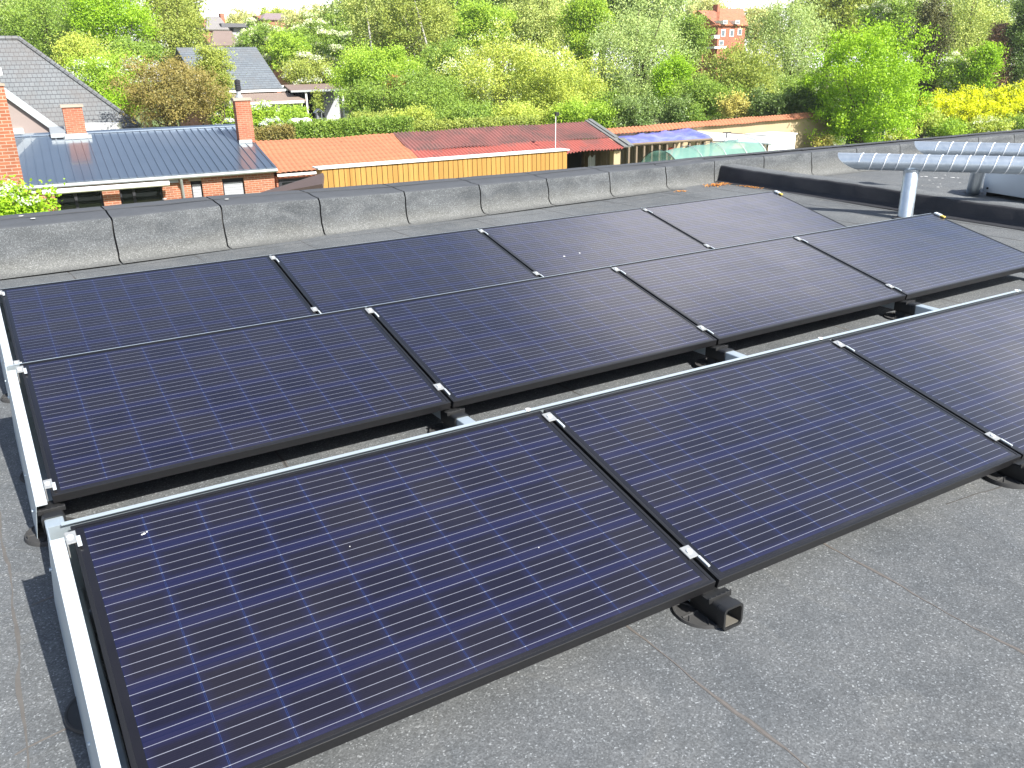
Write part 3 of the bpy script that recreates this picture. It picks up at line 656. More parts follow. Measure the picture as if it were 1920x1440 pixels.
# ------------------------------------------------------------------ ventilation ducts
def duct(label, tip, far, rad, base, riser_at, riser_r, dl=.128):
    t = thing("ventilation_duct", base, label, "duct", "galvanised ducts on the far roof section")
    tip, far = np.array(tip, float), np.array(far, float); d = far-tip; Ln = np.linalg.norm(d); d /= Ln; sx = np.cross(d, V3(0, 0, 1)); sx /= np.linalg.norm(sx); up = np.cross(sx, d)
    m = MB(); n = 28; rings = []
    prof = [(0, 1.0), (.15, 1.0)]
    s = .16
    while s < Ln: prof += [(s, 1.0)]; s += dl
    for k, (s, f) in enumerate(prof):
        ring = []
        for j in range(n):
            a = 2*math.pi*j/n; r_ = rad*f; p = sx*math.cos(a)*r_+up*math.sin(a)*r_
            cut = .21*((1-math.sin(a))/2)**2 if k == 0 else 0        # mitred open end, longest at the top
            sk = .10*dl*math.sin(a) if k > 1 else 0
            ring.append(tip+d*(s+cut+sk)+p)
        if k == 1: ring = [tip+d*max(.15, .21*((1-math.sin(2*math.pi*j/n))/2)**2+.01)+(sx*math.cos(2*math.pi*j/n)+up*math.sin(2*math.pi*j/n))*rad for j in range(n)]
        rings.append(ring)
    for k in range(2, len(rings)):
        for j in range(n):
            lo = (rings[1][j]-tip)@d+.004*(k-1)
            if (rings[k][j]-tip)@d < lo: rings[k][j] = rings[k][j]+d*(lo-(rings[k][j]-tip)@d)
    for k in range(len(rings)-1):
        A, B = rings[k], rings[k+1]
        for j in range(n): m.face([A[j], A[(j+1) % n], B[(j+1) % n], B[j]])
    m.build("duct_pipe", M_duct, t, smooth=18)
    m = MB(); hp = []; a_ = 0.
    while .22+a_/(2*math.pi)*dl < Ln: s = .22+a_/(2*math.pi)*dl; hp.append(tip+d*s+(sx*math.cos(a_)+up*math.sin(a_))*(rad+.001)); a_ += .28
    m.tube(hp, .0045, 6); m.build("spiral_seam", M_seamw, t, smooth=60)  # highlight on the seam bead is put into its near-white colour
    m = MB(); inn = []
    for s in (.02, Ln):
        inn.append([tip+d*(s+(.21*((1-math.sin(2*math.pi*j/n))/2)**2 if s < .1 else 0))+(sx*math.cos(2*math.pi*j/n)+up*math.sin(2*math.pi*j/n))*(rad-.004) for j in range(n)])
    for j in range(n): m.face([inn[0][(j+1) % n], inn[0][j], inn[1][j], inn[1][(j+1) % n]])
    m.build("inner_lining", M_dark, t)
    c = tip+d*riser_at; b = np.array(base, float); m = MB(); pts, rr = [], []
    top = c-V3(0, 0, rad*.75); H = top[2]-b[2]; k = 0; z = b[2]
    while z < top[2]-.06: pts += [V3(b[0]+(top[0]-b[0])*(z-b[2])/H, b[1]+(top[1]-b[1])*(z-b[2])/H, z)]; rr += [riser_r*(1.0 if k % 2 == 0 else 1.025)]; z += .055 if k % 2 == 0 else .012; k += 1
    pts += [V3(top[0], top[1], top[2]-.05), top]; rr += [riser_r*1.06, riser_r*1.15]
    m.tube(pts, rr, 24); m.build("riser_pipe", M_duct, t, smooth=30)
    m = MB(); m.lathe(b, [(riser_r+.05, .002), (riser_r+.03, .008), (riser_r+.01, .012), (riser_r+.003, .02)], 24); m.build("roof_collar", M_tar if b[2] < -.2 else M_black, t, smooth=40)
ZP = .40
a = onz(1570, 301.5, ZP); a1 = onz(1900, 309.8, ZP); dd = (a1-a)/np.linalg.norm(a1-a)
base1 = V3(8.13, 2.22, RZ); rt = (base1-a)@dd
duct("long spiral galvanised duct in front, on a round riser beside the panels", a, a+dd*6.5, .086, base1+V3(*(a+dd*rt-base1)[:2], 0)*.6, rt, .074)
b2 = onz(1824, 361, R2); ZQ = .46
c = onz(1713, 280, ZQ); c1 = onz(1915, 284.5, ZQ); e = (c1-c)/np.linalg.norm(c1-c)
duct("second spiral galvanised duct behind the first, running off to the right", c, c+e*6.5, .088, b2, max(.3, (b2-c)@e), .080, .135)
# grey plant cabinet under the ducts
q = onz(1838, 366, R2); t = thing("plant_cabinet", q, "pale grey metal cabinet under the ducts at the right edge", "cabinet")
axc = onz(1925, 381, R2)-q; m = MB(o=q, ax=axc); m.prism([(0, .05), (.9, .05), (.9, .5), (.35, .5), (0, .33)], 0.02, 1.8); m.build("casing", M_cab, t, bevel=.006)
m = MB(o=q, ax=axc); m.prism([(-.012, .335), (.0, .335), (.355, .507), (.34, .52)], .0, 1.82); m.build("sloping_lid", M_alus, t)
m = MB(o=q, ax=axc); m.box(.06, .12, .03, .85, 0, .05); m.box(1.6, 1.7, .03, .85, 0, .05); m.build("plinth", M_dark, t)
m = MB(o=q, ax=axc); m.tube([m.P(.10, -.012, .10), m.P(.10, .004, .10)], .012, 10); m.build("vent_plug", M_dark, t)

# ------------------------------------------------------------------ brick house with the blue-grey metal roof
E0 = onz(512, 315, -1.6); E1 = onz(125, 342, -1.6); AX = (E0-E1)/np.linalg.norm(E0-E1); NX = V3(-AX[1], AX[0], 0)
HO = V3(E0[0], E0[1], 0)
h = thing("brick_house", V3(HO[0]-3.5*AX[0], HO[1], GZ), "low orange brick house with blue-grey standing seam metal roof", "house")
H = lambda: MB(o=HO, ax=AX)
m = H()
for a0, a1 in ((-7.2, -6.45), (-5.17, -4.69), (-3.46, -2.61), (-2.27, -1.65), (-.97, 0)): m.box(a0, a1, 0, .28, GZ, -1.83)
m.box(-7.2, 0, 0, .28, -1.83, -1.64)
for a0, a1 in ((-2.61, -2.27), (-1.65, -.97)): m.box(a0, a1, .002, .278, GZ, -2.95)
prof = [(.28, GZ), (9.5, GZ), (9.5, -1.64), (5.07, -.66), (.28, -1.62)]
m.prism(prof, -.28, -.001); m.prism(prof, -7.2, -6.9)
m.build("wall", M_brick, h)
m = H(); sl = (1.07)/(5.07+.15); rib = lambda b: -1.575+sl*(b+.15)
m.slab([m.P(-7.32, -.15, -1.575), m.P(.06, -.15, -1.575), m.P(.06, 5.07, rib(5.07)), m.P(-7.32, 5.07, rib(5.07))], .06)
m.slab([m.P(.06, 9.8, -1.6), m.P(-7.32, 9.8, -1.6), m.P(-7.32, 5.075, rib(5.07)), m.P(.06, 5.075, rib(5.07))], .06)
k = -7.3
for i in range(31):
    a = -7.28+i*.243; w = .011
    L0, L1 = [V3(0, 0, .002)]*2
    p0, p1 = m.P(a-w, -.17, rib(-.17)), m.P(a-w, 5.02, rib(5.02)); q0, q1 = m.P(a+w, -.17, rib(-.17)), m.P(a+w, 5.02, rib(5.02)); up = V3(0, 0, .032)
    m.face([p0+up, q0+up, q1+up, p1+up]); m.face([p0, p0+up, p1+up, p1]); m.face([q0, q1, q1+up, q0+up]); m.face([p0, q0, q0+up, p0+up])
m.prism([(4.85, rib(4.85)+.01), (4.86, rib(4.86)+.05), (5.07, rib(5.07)+.055), (5.28, rib(4.86)+.05), (5.29, rib(4.85)+.01)], -7.33, .07)
m.prism([(-.16, -1.66), (-.16, -1.57), (5.07, rib(5.07)+.01), (5.07, rib(5.07)-.09)], .062, .085)
roof = m.build("roof", M_seam, h)
def chimney(parent, a0, a1, b0, b1, z0, z1, cap, mat=M_brick2):
    m = H(); m.box(a0, a1, b0, b1, z0, z1); c = m.build("chimney", mat, parent)
    m = H(); m.prism([(b0-.04, z1+.002), (b1+.04, z1+.002), (b1+.03, z1+.07), ((b0+b1)/2, z1+.10), (b0-.03, z1+.07)], a0-.05, a1+.05); m.build("chimney_cap", cap, c)
    return c
M_conc = plain("weathered concrete", (.33, .28, .22), .9, var=.3, sc=3, bump=.4)
c = chimney(roof, -5.70, -5.10, 4.6, 5.2, -.95, .34, M_conc)
m = H(); m.box(-5.74, -5.06, 4.55, 5.24, -.78, -.50); m.box(-5.80, -4.98, 4.25, 4.55, rib(4.4)-.02, rib(4.4)+.10); m.build("flashing", M_zinc, c)
m = H(); m.prism([(4.4, -.60), (5.2, -.42), (5.2, -.28), (4.4, -.46)], -6.2, -5.75)
m.build("flashing_wing", M_zinc, c)
c = chimney(roof, -.42, .10, 2.75, 3.2, -1.2, .42, M_conc)
m = H(); p = m.P(-.22, 2.97, 0); m.lathe(p, [(.13, .50), (.13, .56), (.08, .60), (.08, .72)], 14); m.build("flue_base", M_zinc, c)
m = H(); prof = [(.085, .72)]
for k in range(6): z = .74+k*.055; prof += [(.085, z), (.10, z+.015), (.10, z+.04), (.085, z+.05)]
prof += [(.09, 1.08), (.0, 1.12)]; m.lathe(p, prof, 14); m.build("flue_cowl", M_black, c, smooth=40)
m = H(); m.box(-.46, -.02, 2.66, 2.75, rib(2.7), rib(2.7)+.12); m.build("flashing", M_zinc, c)
m = H(); m.tube([m.P(-7.3, -.22, -1.655), m.P(.08, -.22, -1.655)], .06, 12); m.box(-7.3, .08, -.26, -.17, -1.66, -1.60); m.build("gutter", M_zinc, h, smooth=40)
m = H(); m.tube([m.P(-2.9, -.20, -1.70), m.P(-2.9, -.16, -1.82), m.P(-2.88, -.06, -1.95), m.P(-2.86, -.06, GZ)], .045, 12); m.build("downpipe", M_zinc, h, smooth=40)
m = H(); m.tube([m.P(-6.75, -.38, -1.80), m.P(-3.28, -.38, -1.80)], .075, 14); m.box(-6.6, -6.5, -.36, 0, -1.83, -1.79); m.box(-3.5, -3.4, -.36, 0, -1.83, -1.79); m.build("awning_cassette", M_white, h, smooth=40)
m = H(); m.box(-3.24, -2.97, -.10, -.003, -1.83, -1.62); m.build("wall_box", M_shut, h)
m = H(); m.lathe(m.P(-6.98, -.1, -1.78), [(0, .09), (.07, .06), (.09, 0), (.07, -.06), (0, -.09)], 12); m.build("globe_lamp", M_white, h, smooth=60)
for a0, a1, sp in ((-6.45, -5.17, -5.9), (-4.69, -3.46, -4.28)):
    m = H(); b = .14; z1 = -1.832
    m.box(a0+.002, a0+.06, b, b+.07, GZ, z1); m.box(a1-.06, a1-.002, b, b+.07, GZ, z1); m.box(a0+.06, a1-.06, b+.001, b+.069, z1-.07, z1); m.box(sp-.04, sp+.04, b-.01, b+.06, GZ, z1-.07)
    d = m.build("sliding_door", M_black, h); m = H(); m.box(a0+.06, a1-.06, b+.03, b+.045, GZ, z1-.07); m.build("pane", M_glass, d)
for a0, a1, t_ in ((-2.61, -2.27, .11), (-1.65, -.97, .13)):
    m = H(); m.box(a0+.002, a1-.002, .12, .2, -2.95, -1.832)
    w = m.build("window", M_black, h)
    m = H(); nn = 12
    for k in range(nn): z0 = -2.94+k*(1.11-t_)/nn; m.box(a0+.05, a1-.04, .09, .119, z0, z0+(1.11-t_)/nn-.006)
    m.build("roller_shutter", M_shut, w)
m = H(); m.box(-2.66, -2.28, -.004, .1, -1.83, -1.745); m.build("lintel", M_conc, h)

# brick stack and bush at the left edge
t = thing("brick_stack", ony(-30, 400, 17)*V3(1, 1, 0)+V3(0, 0, GZ), "tall orange brick chimney stack with a pale cap at the left edge", "chimney")
xr = .90; m = MB(); m.box(xr-1.6, xr, 17, 18.4, GZ, 1.22); m.build("stack_shaft", M_brick, t)
m = MB(); m.box(xr-1.62, xr+.02, 16.98, 18.42, 1.222, 1.27); m.build("stack_cap", M_conc, t)
m = MB(); m.box(xr-1.2, xr+.03, 17.2, 18.2, 1.42, 1.56); m.box(xr-1.1, xr-.04, 17.3, 18.1, 1.272, 1.42); m.build("flue_top", M_white, t)

# tiled house behind on the left
t = thing("tiled_house", (2, 46, GZ), "big house with a hipped grey tile roof behind the brick house", "house")
Z = -.95; ce_ = onz(262, 237, Z); rr = onpl(35, 73, ce_, np.cross(V3(-1, 1, 0), V3(0, 0, 1)))
rl = V3(-14, rr[1], rr[2]); el = V3(-18, ce_[1], Z); bk = 2*rr[1]-ce_[1]
m = MB(); m.slab([el, ce_, rr, rl], .12); m.slab([V3(ce_[0], bk, Z), rr, ce_], .12); m.slab([V3(-18, bk, Z), V3(ce_[0], bk, Z), rr, rl], .12)
m.tube([ce_+V3(0, 0, .03), rr+V3(0, 0, .03)], .11, 8); m.tube([rr+V3(0, 0, .03), rl+V3(0, 0, .03)], .11, 8)
m.build("roof", M_slate, t)
m = MB(); m.box(-17, ce_[0]-.4, ce_[1]+.4, bk-.4, GZ, Z-.05); m.build("wall", M_brick, t)
m = MB(); m.box(-17.5, ce_[0], ce_[1]-.12, ce_[1]+.05, Z-.16, Z-.06); m.build("gutter", M_white, t)
g0 = dep(172, 243, 38); g1 = dep(220, 239, 38); m = MB(o=(g0[0], g0[1], 0), ax=(g1-g0)*V3(1, 1, 0)); m.box(-.6, np.linalg.norm((g1-g0)[:2]), 0, .5, g0[2]-.25, g0[2]+.26); m.build("dormer_fascia", M_white, t)
t = thing("gabled_annexe", (-1, 31, GZ), "brown clad gable with a pale zinc verge left of the small chimney", "annexe")
gy_ = 32.5; p1 = ony(5, 163, gy_); p2 = ony(114, 241, gy_); sl_ = (p2-p1)/(p2[0]-p1[0]); ap = p1+sl_*(-2.2); lf = V3(2*ap[0]-p2[0], gy_, p2[2])
m = MB(); m.face([(lf[0], gy_, GZ), (p2[0], gy_, GZ), p2, ap, lf]); m.build("gable_wall", M_brown, t)
m = MB(); off = V3(0, -.12, 0); bk_ = V3(0, 9, 0)
for A, B in ((ap, p2+sl_*.35), (lf-V3(sl_[0], 0, -sl_[2])*.35, ap)):
    m.slab([A+off, B+off, B+bk_, A+bk_], .10)
m.build("roof", M_slate, t)
m = MB()
for A, B in ((ap, p2+sl_*.35), (lf-V3(sl_[0], 0, -sl_[2])*.35, ap)):
    u_ = V3(0, 0, .34); A2, B2 = A+V3(0, -.15, .02), B+V3(0, -.15, .02); m.face([A2-u_, B2-u_, B2, A2]); m.face([A2, B2, B2+V3(0, .12, 0), A2+V3(0, .12, 0)])
m.build("verge_board", M_zinc, t)
m = MB(); c = ony(26, 250, gy_); m.prism([(-.3, -.1), (.01, -.1), (.01, .16), (-.12, .16)], 0, .3); m.v = [v+np.array(c) for v in m.v]; m.build("wall_lamp", M_white, t)

# ------------------------------------------------------------------ long shed: orange tiles, then red corrugated sheets
sE0 = onz(515, 325, -1.80); sE1 = onz(1165, 277, -1.80); SAX = (sE1-sE0)/np.linalg.norm(sE1-sE0); SO = V3(sE0[0], sE0[1], 0); SL = np.linalg.norm(sE1-sE0)
def sloc(p): d = np.array(p)-SO; return d@SAX, d@V3(-SAX[1], SAX[0], 0), p[2]
rid = sloc(onpl(1098, 230, sE1, SAX)); RB, RZZ = rid[1], rid[2]
mid_a = sloc(onpl(800, 298, sE0, V3(-SAX[1], SAX[0], 0)))[0]
rtop = sloc(onz(735, 252, RZZ))[0]; aM = .5*(mid_a+rtop)
def wave(m, a0, a1, b0, z0, b1, z1, per, amp, nb=6, shape='sin', jag=.0, steps=0):
    n = int((a1-a0)/per*8); dn = np.array((b1-b0, z1-z0)); ln = np.hypot(*dn); dn /= ln; nr = (-dn[1], dn[0]); rows = []
    nb2 = nb
    for j in range(nb2+1):
        row = []
        for i in range(n+1):
            a = a0+(a1-a0)*i/n; ph = 2*math.pi*a/per; h_ = amp*(math.sin(ph) if shape == 'sin' else (abs(math.sin(ph/2))**.7*2-1))
            s = ln*j/nb2; h_ += .02*math.sin(a*1.1+j)+.012*math.sin(a*2.7-j*2); e = jag*math.sin(a*3.3) if j == 0 else 0
            row.append((m.P(a, b0+dn[0]*(s+e)+nr[0]*h_, z0+dn[1]*(s+e)+nr[1]*h_), (a, s)))
        rows.append(row)
    for j in range(nb2):
        for i in range(n):
            q = (rows[j][i], rows[j][i+1], rows[j+1][i+1], rows[j+1][i]); m.face([x[0] for x in q], [x[1] for x in q])
sh = thing("garden_shed", SO+SAX*SL/2+V3(0, 0, GZ), "long low shed roofed in orange tiles and red corrugated sheets", "shed")
S = lambda: MB(o=SO, ax=SAX)
m = S(); wave(m, .05, aM, -.1, -1.80, RB, RZZ, .175, .020, 8, 'pan'); m.build("roof", M_orange, sh, smooth=70, label="orange pantile roof")
zb = lambda f: -1.80+(RZZ+1.80)*f; bb = lambda f: -.1+(RB+.1)*f
m = S(); wave(m, aM-.06, SL, bb(.36), zb(.36)+.03, bb(1.01), zb(1.01)+.03, .150, .030, 4); m.build("roof", M_redold, sh, smooth=70, label="mossy upper course of corrugated sheets")
m = S(); wave(m, aM-.03, SL+.02, bb(-.04), zb(-.04)+.015, bb(.40), zb(.40)+.015, .150, .030, 3, 'sin', .02); m.build("roof", M_redcor, sh, smooth=70, label="red lower course of corrugated sheets")
m = S(); A = m.P(SL+.02, bb(1.03), zb(1.03)+.08); B = m.P(SL+.02, bb(-.02), zb(-.02)+.08); w = SAX*.36
m.slab([B, B+w, A+w, A], .05); m.slab([B+V3(0, 0, .05)+w*.6, B+V3(0, 0, .05)+w*1.4+V3(0, 0, -.05), B+(A-B)*.25+V3(0, 0, .05)+w*1.4, B+(A-B)*.25+V3(0, 0, .05)+w*.6], .03)
m.slab([B+(A-B)*.3+V3(0, 0, .04)+w*.4, B+(A-B)*.3+V3(0, 0, .04)+w*.9, A+V3(0, 0, .04)+w*.9, A+V3(0, 0, .04)+w*.4], .03)
m.build("verge_sheet", plain("dark verge felt", (.15, .155, .15), .8, var=.3), sh)
oL = sloc(onpl(1063, 300, sE1, V3(-SAX[1], SAX[0], 0)))[0]
m = S(); m.box(.05, oL-2.5, .1, .3, GZ, -1.92); m.box(.05, SL-.1, RB+.2, RB+.4, GZ, RZZ-.12); m.build("wall", M_brick2, sh)
m = S(); m.box(SL-.32, SL+.0, .05, .32, GZ, -1.92); m.build("corner_post", M_render, sh)
m = S(); m.box(SL-.30, SL-.12, .33, RB+.1, GZ, -1.86)
for k in range(7): m.box(SL-.36, SL-.301, .5+k*.42, .56+k*.42, GZ, -1.9)
m.build("board_wall", M_oldwood, sh)
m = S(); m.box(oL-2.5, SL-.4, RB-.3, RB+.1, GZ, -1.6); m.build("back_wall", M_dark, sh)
m = S(); m.box(.05, aM, -.16, -.06, -1.90, -1.83); m.build("gutter", M_white, sh)
m = S(); m.box(.12, 1.15, .06, .098, GZ, -2.02); d = m.build("door", M_black, sh); m = S(); m.box(.22, 1.05, .05, .059, -3.2, -2.12); m.build("pane", M_glass, d)
m = S(); m.box(1.9, 3.4, .06, .098, -3.2, -2.0); m.build("window", M_dark, sh)
# white pole behind the shed
p = onpl(1033, 285, SO+SAX*10, V3(-SAX[1], SAX[0], 0)); t = thing("antenna_pole", p*V3(1, 1, 0)+V3(0, 0, GZ), "thin white pole rising in front of the red corrugated roof", "pole")
top = onpl(1035, 213, p, V3(-SAX[1], SAX[0], 0)); m = MB(); m.tube([p*V3(1, 1, 0)+V3(0, -.25, GZ), top+V3(0, -.25, 0)], .014, 8); m.build("pole", M_white, t)
m = MB(); m.box(-.07, .07, -.05, .05, -.05, .08); m.v = [v+top+V3(.05, -.25, -.02) for v in m.v]; m.build("sensor_box", M_plast, t)
# terracotta box and cloth lying under the shed roof
q = S(); c = q.P(oL-.2, .9, 0); t = thing("terracotta_planter", c+V3(0, 0, -2.9), "brown terracotta planter under the open end of the red roof", "planter"); m = S(); m.prism([(.75, -4.0), (1.15, -4.0), (1.2, -2.62), (.7, -2.62)], oL-.4, oL+.35); m.build("planter_body", plain("terracotta", (.30, .13, .08), .85), t)
m = S(); m.box(oL-.42, oL+.37, .68, 1.22, -2.62, -2.55); m.build("planter_rim", plain("terracotta rim", (.36, .16, .10), .85), t)
c = q.P(oL+1.75, .9, 0); t = thing("hanging_cloth", c+V3(0, 0, -2.6), "pale cloth hanging in the dark under the red roof", "cloth")
m = MB()
for k in range(10): a = -.18+k*.036; b0_, b1_ = .03*math.sin(k*1.9), .03*math.sin((k+1)*1.9); m.face([c+V3(a, b0_, -3.1), c+V3(a+.036, b1_, -3.1), c+V3(a+.036, b1_*.5, -2.15+.05*math.sin(k)), c+V3(a, b0_*.5, -2.15+.05*math.sin(k-1))])
m.build("cloth_folds", M_shut, t)

# ------------------------------------------------------------------ timber-clad wall just beyond the parapet
b0 = onz(603, 316, -.92); b1 = onz(1063, 281, -.92); BAX = (b1-b0)/np.linalg.norm(b1-b0); BO = V3(b0[0], b0[1], 0); BL = np.linalg.norm(b1-b0)
t = thing("timber_clad_wall", BO+BAX*BL/2+V3(0, 0, GZ), "wall clad in upright honey-coloured boards with a white coping", "wall")
m = MB(o=BO, ax=BAX); m.box(.01, BL-.01, .022, .40, GZ, -.94); m.build("core", M_dark, t)
m = MB(o=BO, ax=BAX); a = 0; wdt = BL/50
for k in range(50): dpt = random.uniform(0, .006); m.box(k*wdt, (k+1)*wdt-.016, dpt, .021, GZ, -.945)
for k in range(2): m.box(-.021, -.002, .03+k*.19, .03+k*.19+.175, GZ, -.945); m.box(BL+.002, BL+.021, .03+k*.19, .03+k*.19+.175, GZ, -.945)
m.build("boards", M_wood, t)
m = MB(o=BO, ax=BAX); m.box(-.10, BL+.06, -.05, .45, -.938, -.90); m.build("coping", M_white, t, bevel=.006)
# brown low roof left of it
t = thing("brown_lean_to", BO+V3(-1.5, .5, GZ), "dark brown low-pitched felt roof left of the timber-clad wall", "lean-to")
p = [dep(483, 371, 20.6), dep(560, 361, 20.0), dep(602, 338, 20.4), dep(602, 326, 21.6), dep(540, 346, 22.0)]
m = MB(); m.slab([dep(480, 368, 20.5), dep(604, 345, 20.0), dep(606, 324, 21.3), dep(488, 361, 21.8)], .10); m.build("roof", M_brownroof, t)
q_ = dep(550, 362, 20.9); m = MB(o=(q_[0]-1.0, q_[1], 0)); m.box(0, 1.6, .1, .9, GZ, q_[2]-.12); m.build("wall", M_brick2, t)

# ------------------------------------------------------------------ garden wall with tile coping, tarp shelter, netting tunnel
w0 = onz(1128, 241, -1.68); w1 = onz(1524, 210, -1.68); WAX = (w1-w0)/np.linalg.norm(w1-w0); WL = np.linalg.norm(w1-w0); WO = V3(w0[0], w0[1], 0)
t = thing("garden_wall", WO+WAX*WL/2+V3(0, 0, GZ), "long ochre rendered garden wall with a coping of orange tiles", "wall")
m = MB(o=WO, ax=WAX); m.box(0, WL+2, 0, .35, GZ, -1.95); m.build("wall_body", M_render, t)
m = MB(o=WO, ax=WAX); wave(m, -.1, WL+2.1, -.22, -2.0, .17, -1.72, .27, .04, 2, 'pan'); wave(m, -.1, WL+2.1, .60, -2.0, .17, -1.72, .27, .04, 2, 'pan'); m.build("tile_coping", M_orange, t, smooth=70)
tc_ = [onz(1180, 266, -2.25), onz(1336, 256, -2.15), onz(1290, 240, -2.0), onz(1132, 250, -2.05)]
def mat_tarp():
    t = NT("violet tarpaulin"); co = t.coord(); f = t.noise(co, .9, 5, .6, .6); c = t.mix(t.ramp(f, [(.4, 0), (.7, 1)]), (.125, .14, .42), (.27, .30, .57)); t.p(Base_Color=c, Roughness=.4); t.bump(t.noise(co, 2, 4), .6, .08); return t.mat
t = thing("tarp_shelter", (tc_[0]+tc_[2])/2*V3(1, 1, 0)+V3(0, 0, GZ), "open timber shelter with a violet tarpaulin roof against the garden wall", "shelter")
m = MB(); n = 24
def bil(u, v): return (tc_[0]*(1-u)+tc_[1]*u)*(1-v)+(tc_[3]*(1-u)+tc_[2]*u)*v
for i in range(n):
    for j in range(8):
        q = []
        for a, b in ((i, j), (i+1, j), (i+1, j+1), (i, j+1)):
            x = bil(a/n, b/8); x = x+V3(0, 0, .05*math.sin(a*1.7)*math.sin(b*1.3)-.10*(b == 0)+.03*math.sin(a*.9)); q.append(x)
        m.face(q)
m.build("tarpaulin", mat_tarp(), t, smooth=80)
for k in range(12):
    m = MB(); u_ = k/11; x = bil(u_, .02); m.box(x[0]-.05, x[0]+.05, x[1]-.05, x[1]+.05, GZ, x[2]-.2); m.build("post", M_oldwood, t)
m = MB(); m.tube([tc_[0]+V3(0, 0, -.13), tc_[1]+V3(0, 0, -.13)], .07, 6)
m.build("eaves_beam", M_oldwood, t)
m = MB(); A, B = bil(0, .5), bil(.62, .5); Lb = np.linalg.norm(B-A); m2 = MB(o=(A[0], A[1], 0), ax=(B-A)*V3(1, 1, 0))
for k in range(30):
    if k % 7 == 5: continue
    m2.box(k*Lb/30, (k+1)*Lb/30-.03, 0, .04, GZ, -2.3+.1*math.sin(k*5))
m2.build("board_back", M_oldwood, t)
t = thing("red_bucket", bil(.55, .1)*V3(1, 1, 0)+V3(0, 0, -2.9), "small red tub under the violet tarpaulin", "tub"); x = bil(.52, .06); m = MB(); m.lathe(V3(x[0], x[1], -3.0), [(0, 0), (.16, 0), (.2, .34), (.215, .36), (.19, .36), (.17, .1), (0, .1)], 16); m.build("tub_body", plain("red plastic", (.6, .10, .06), .5), t)
def mat_net():
    t = NT("teal netting"); t.t.nodes.remove(t.b); co = t.coord(); f = t.noise(co, .6, 4, .6)
    d = t.n('ShaderNodeBsdfDiffuse'); tr = t.n('ShaderNodeBsdfTransparent'); t.l(t.mix(f, (.20, .45, .39), (.36, .58, .52)), d.inputs[0])
    r = t.n('ShaderNodeBsdfTranslucent'); t.l(t.mix(f, (.20, .45, .39), (.36, .58, .52)), r.inputs[0])
    a = t.n('ShaderNodeMixShader'); a.inputs[0].default_value = .35; t.l(d.outputs[0], a.inputs[1]); t.l(r.outputs[0], a.inputs[2])
    ms = t.n('ShaderNodeMixShader'); t.l(t.m('MULTIPLY_ADD', f, .35, .42), ms.inputs[0]); t.l(tr.outputs[0], ms.inputs[1]); t.l(a.outputs[0], ms.inputs[2]); t.l(ms.outputs[0], t.out.inputs[0]); return t.mat
nA, nB = onz(1237, 282, -2.0), onz(1405, 257.5, -2.0); NA = (nB-nA)*V3(1, 1, 0); NL = np.linalg.norm(NA)
t = thing("net_tunnel", (nA+nB)/2*V3(1, 1, 0)+V3(0, 0, GZ), "green-white netting tunnel stretched over arched hoops", "net tunnel")
m = MB(o=(nA[0], nA[1], 0), ax=NA); rad = 1.25
def hoop(a, f, dr=0): th = math.pi*f; return m.P(a, -(rad+dr)*math.cos(th), GZ+.0+(2.2+dr)*math.sin(th)**.75-.06*abs(math.sin(a*2.1))*math.sin(th)*(dr == 0))
for i in range(36):
    for j in range(14): m.face([hoop(i*NL/36, j/14), hoop((i+1)*NL/36, j/14), hoop((i+1)*NL/36, (j+1)/14), hoop(i*NL/36, (j+1)/14)])
m.build("netting", mat_net(), t, smooth=80)
for k in range(5):
    m2 = MB(o=(nA[0], nA[1], 0), ax=NA); a = -.02+k*(NL+.04)/4; m2.tube([hoop(a+ (0 if k == 0 else .5*math.sin(k)*f_/12), f_/16, .02) for f_ in range(17)], .015, 6); m2.build("hoop", M_plast if k == 0 else M_zinc, t, smooth=60)
x = onz(1186, 303, -3.6); x2 = onz(1186, 289, -3.05); t = thing("rain_barrel", V3(x[0], x[1], GZ), "dark blue-green rain barrel beside the shed corner post", "barrel")
zt_ = CP[2]+((x-CP)*V3(1, 1, 0))@(ray(1186, 289)*V3(1, 1, 0))/((ray(1186, 289)*V3(1, 1, 0))@(ray(1186, 289)*V3(1, 1, 0)))*ray(1186, 289)[2]
m = MB(); r_ = .19; m.lathe(V3(x[0], x[1], 0), [(.8*r_, GZ), (r_*1.0, GZ+.3), (r_*1.05, zt_-.35), (r_*1.12, zt_-.33), (r_*1.12, zt_-.28), (r_*1.03, zt_-.26), (r_*1.0, zt_-.06)], 20); m.build("barrel_body", plain("barrel plastic", (.05, .085, .095), .45), t, smooth=40)
m = MB(); m.lathe(V3(x[0], x[1], 0), [(r_*1.06, zt_-.06), (r_*1.06, zt_-.02), (r_*.7, zt_), (0, zt_+.01)], 20); m.build("lid", plain("barrel lid", (.07, .11, .12), .45), t, smooth=40)
# white cabin and white sheets beside the wall
x = onz(1444, 262, -2.7); t = thing("white_cabin", x*V3(1, 1, 0)+V3(0, 0, GZ), "small white cabin with a grey-green door in front of the ochre wall", "cabin")
cx_ = V3(1, .05, 0); wd = 2.2; m = MB(o=x*V3(1, 1, 0), ax=cx_); zt2 = onz(1444, 262, -2.7)[2]
xl, xr_ = ony(1440, 265, x[1])[0]-x[0], ony(1494, 265, x[1])[0]-x[0]; ztop = ony(1470, 254, x[1])[2]
m.box(xl, xr_, 0, 1.6, GZ, ztop); m.build("cabin_body", M_white, t)
m = MB(o=x*V3(1, 1, 0), ax=cx_); m.box(xl-.06, xr_+.06, -.06, 1.66, ztop+.002, ztop+.07); m.build("roof", M_white, t)
m = MB(o=x*V3(1, 1, 0), ax=cx_); m.box(xl+.15, xl+.85, -.03, -.002, GZ, ztop-.25); m.build("door", plain("door grey green", (.45, .52, .46), .6), t)
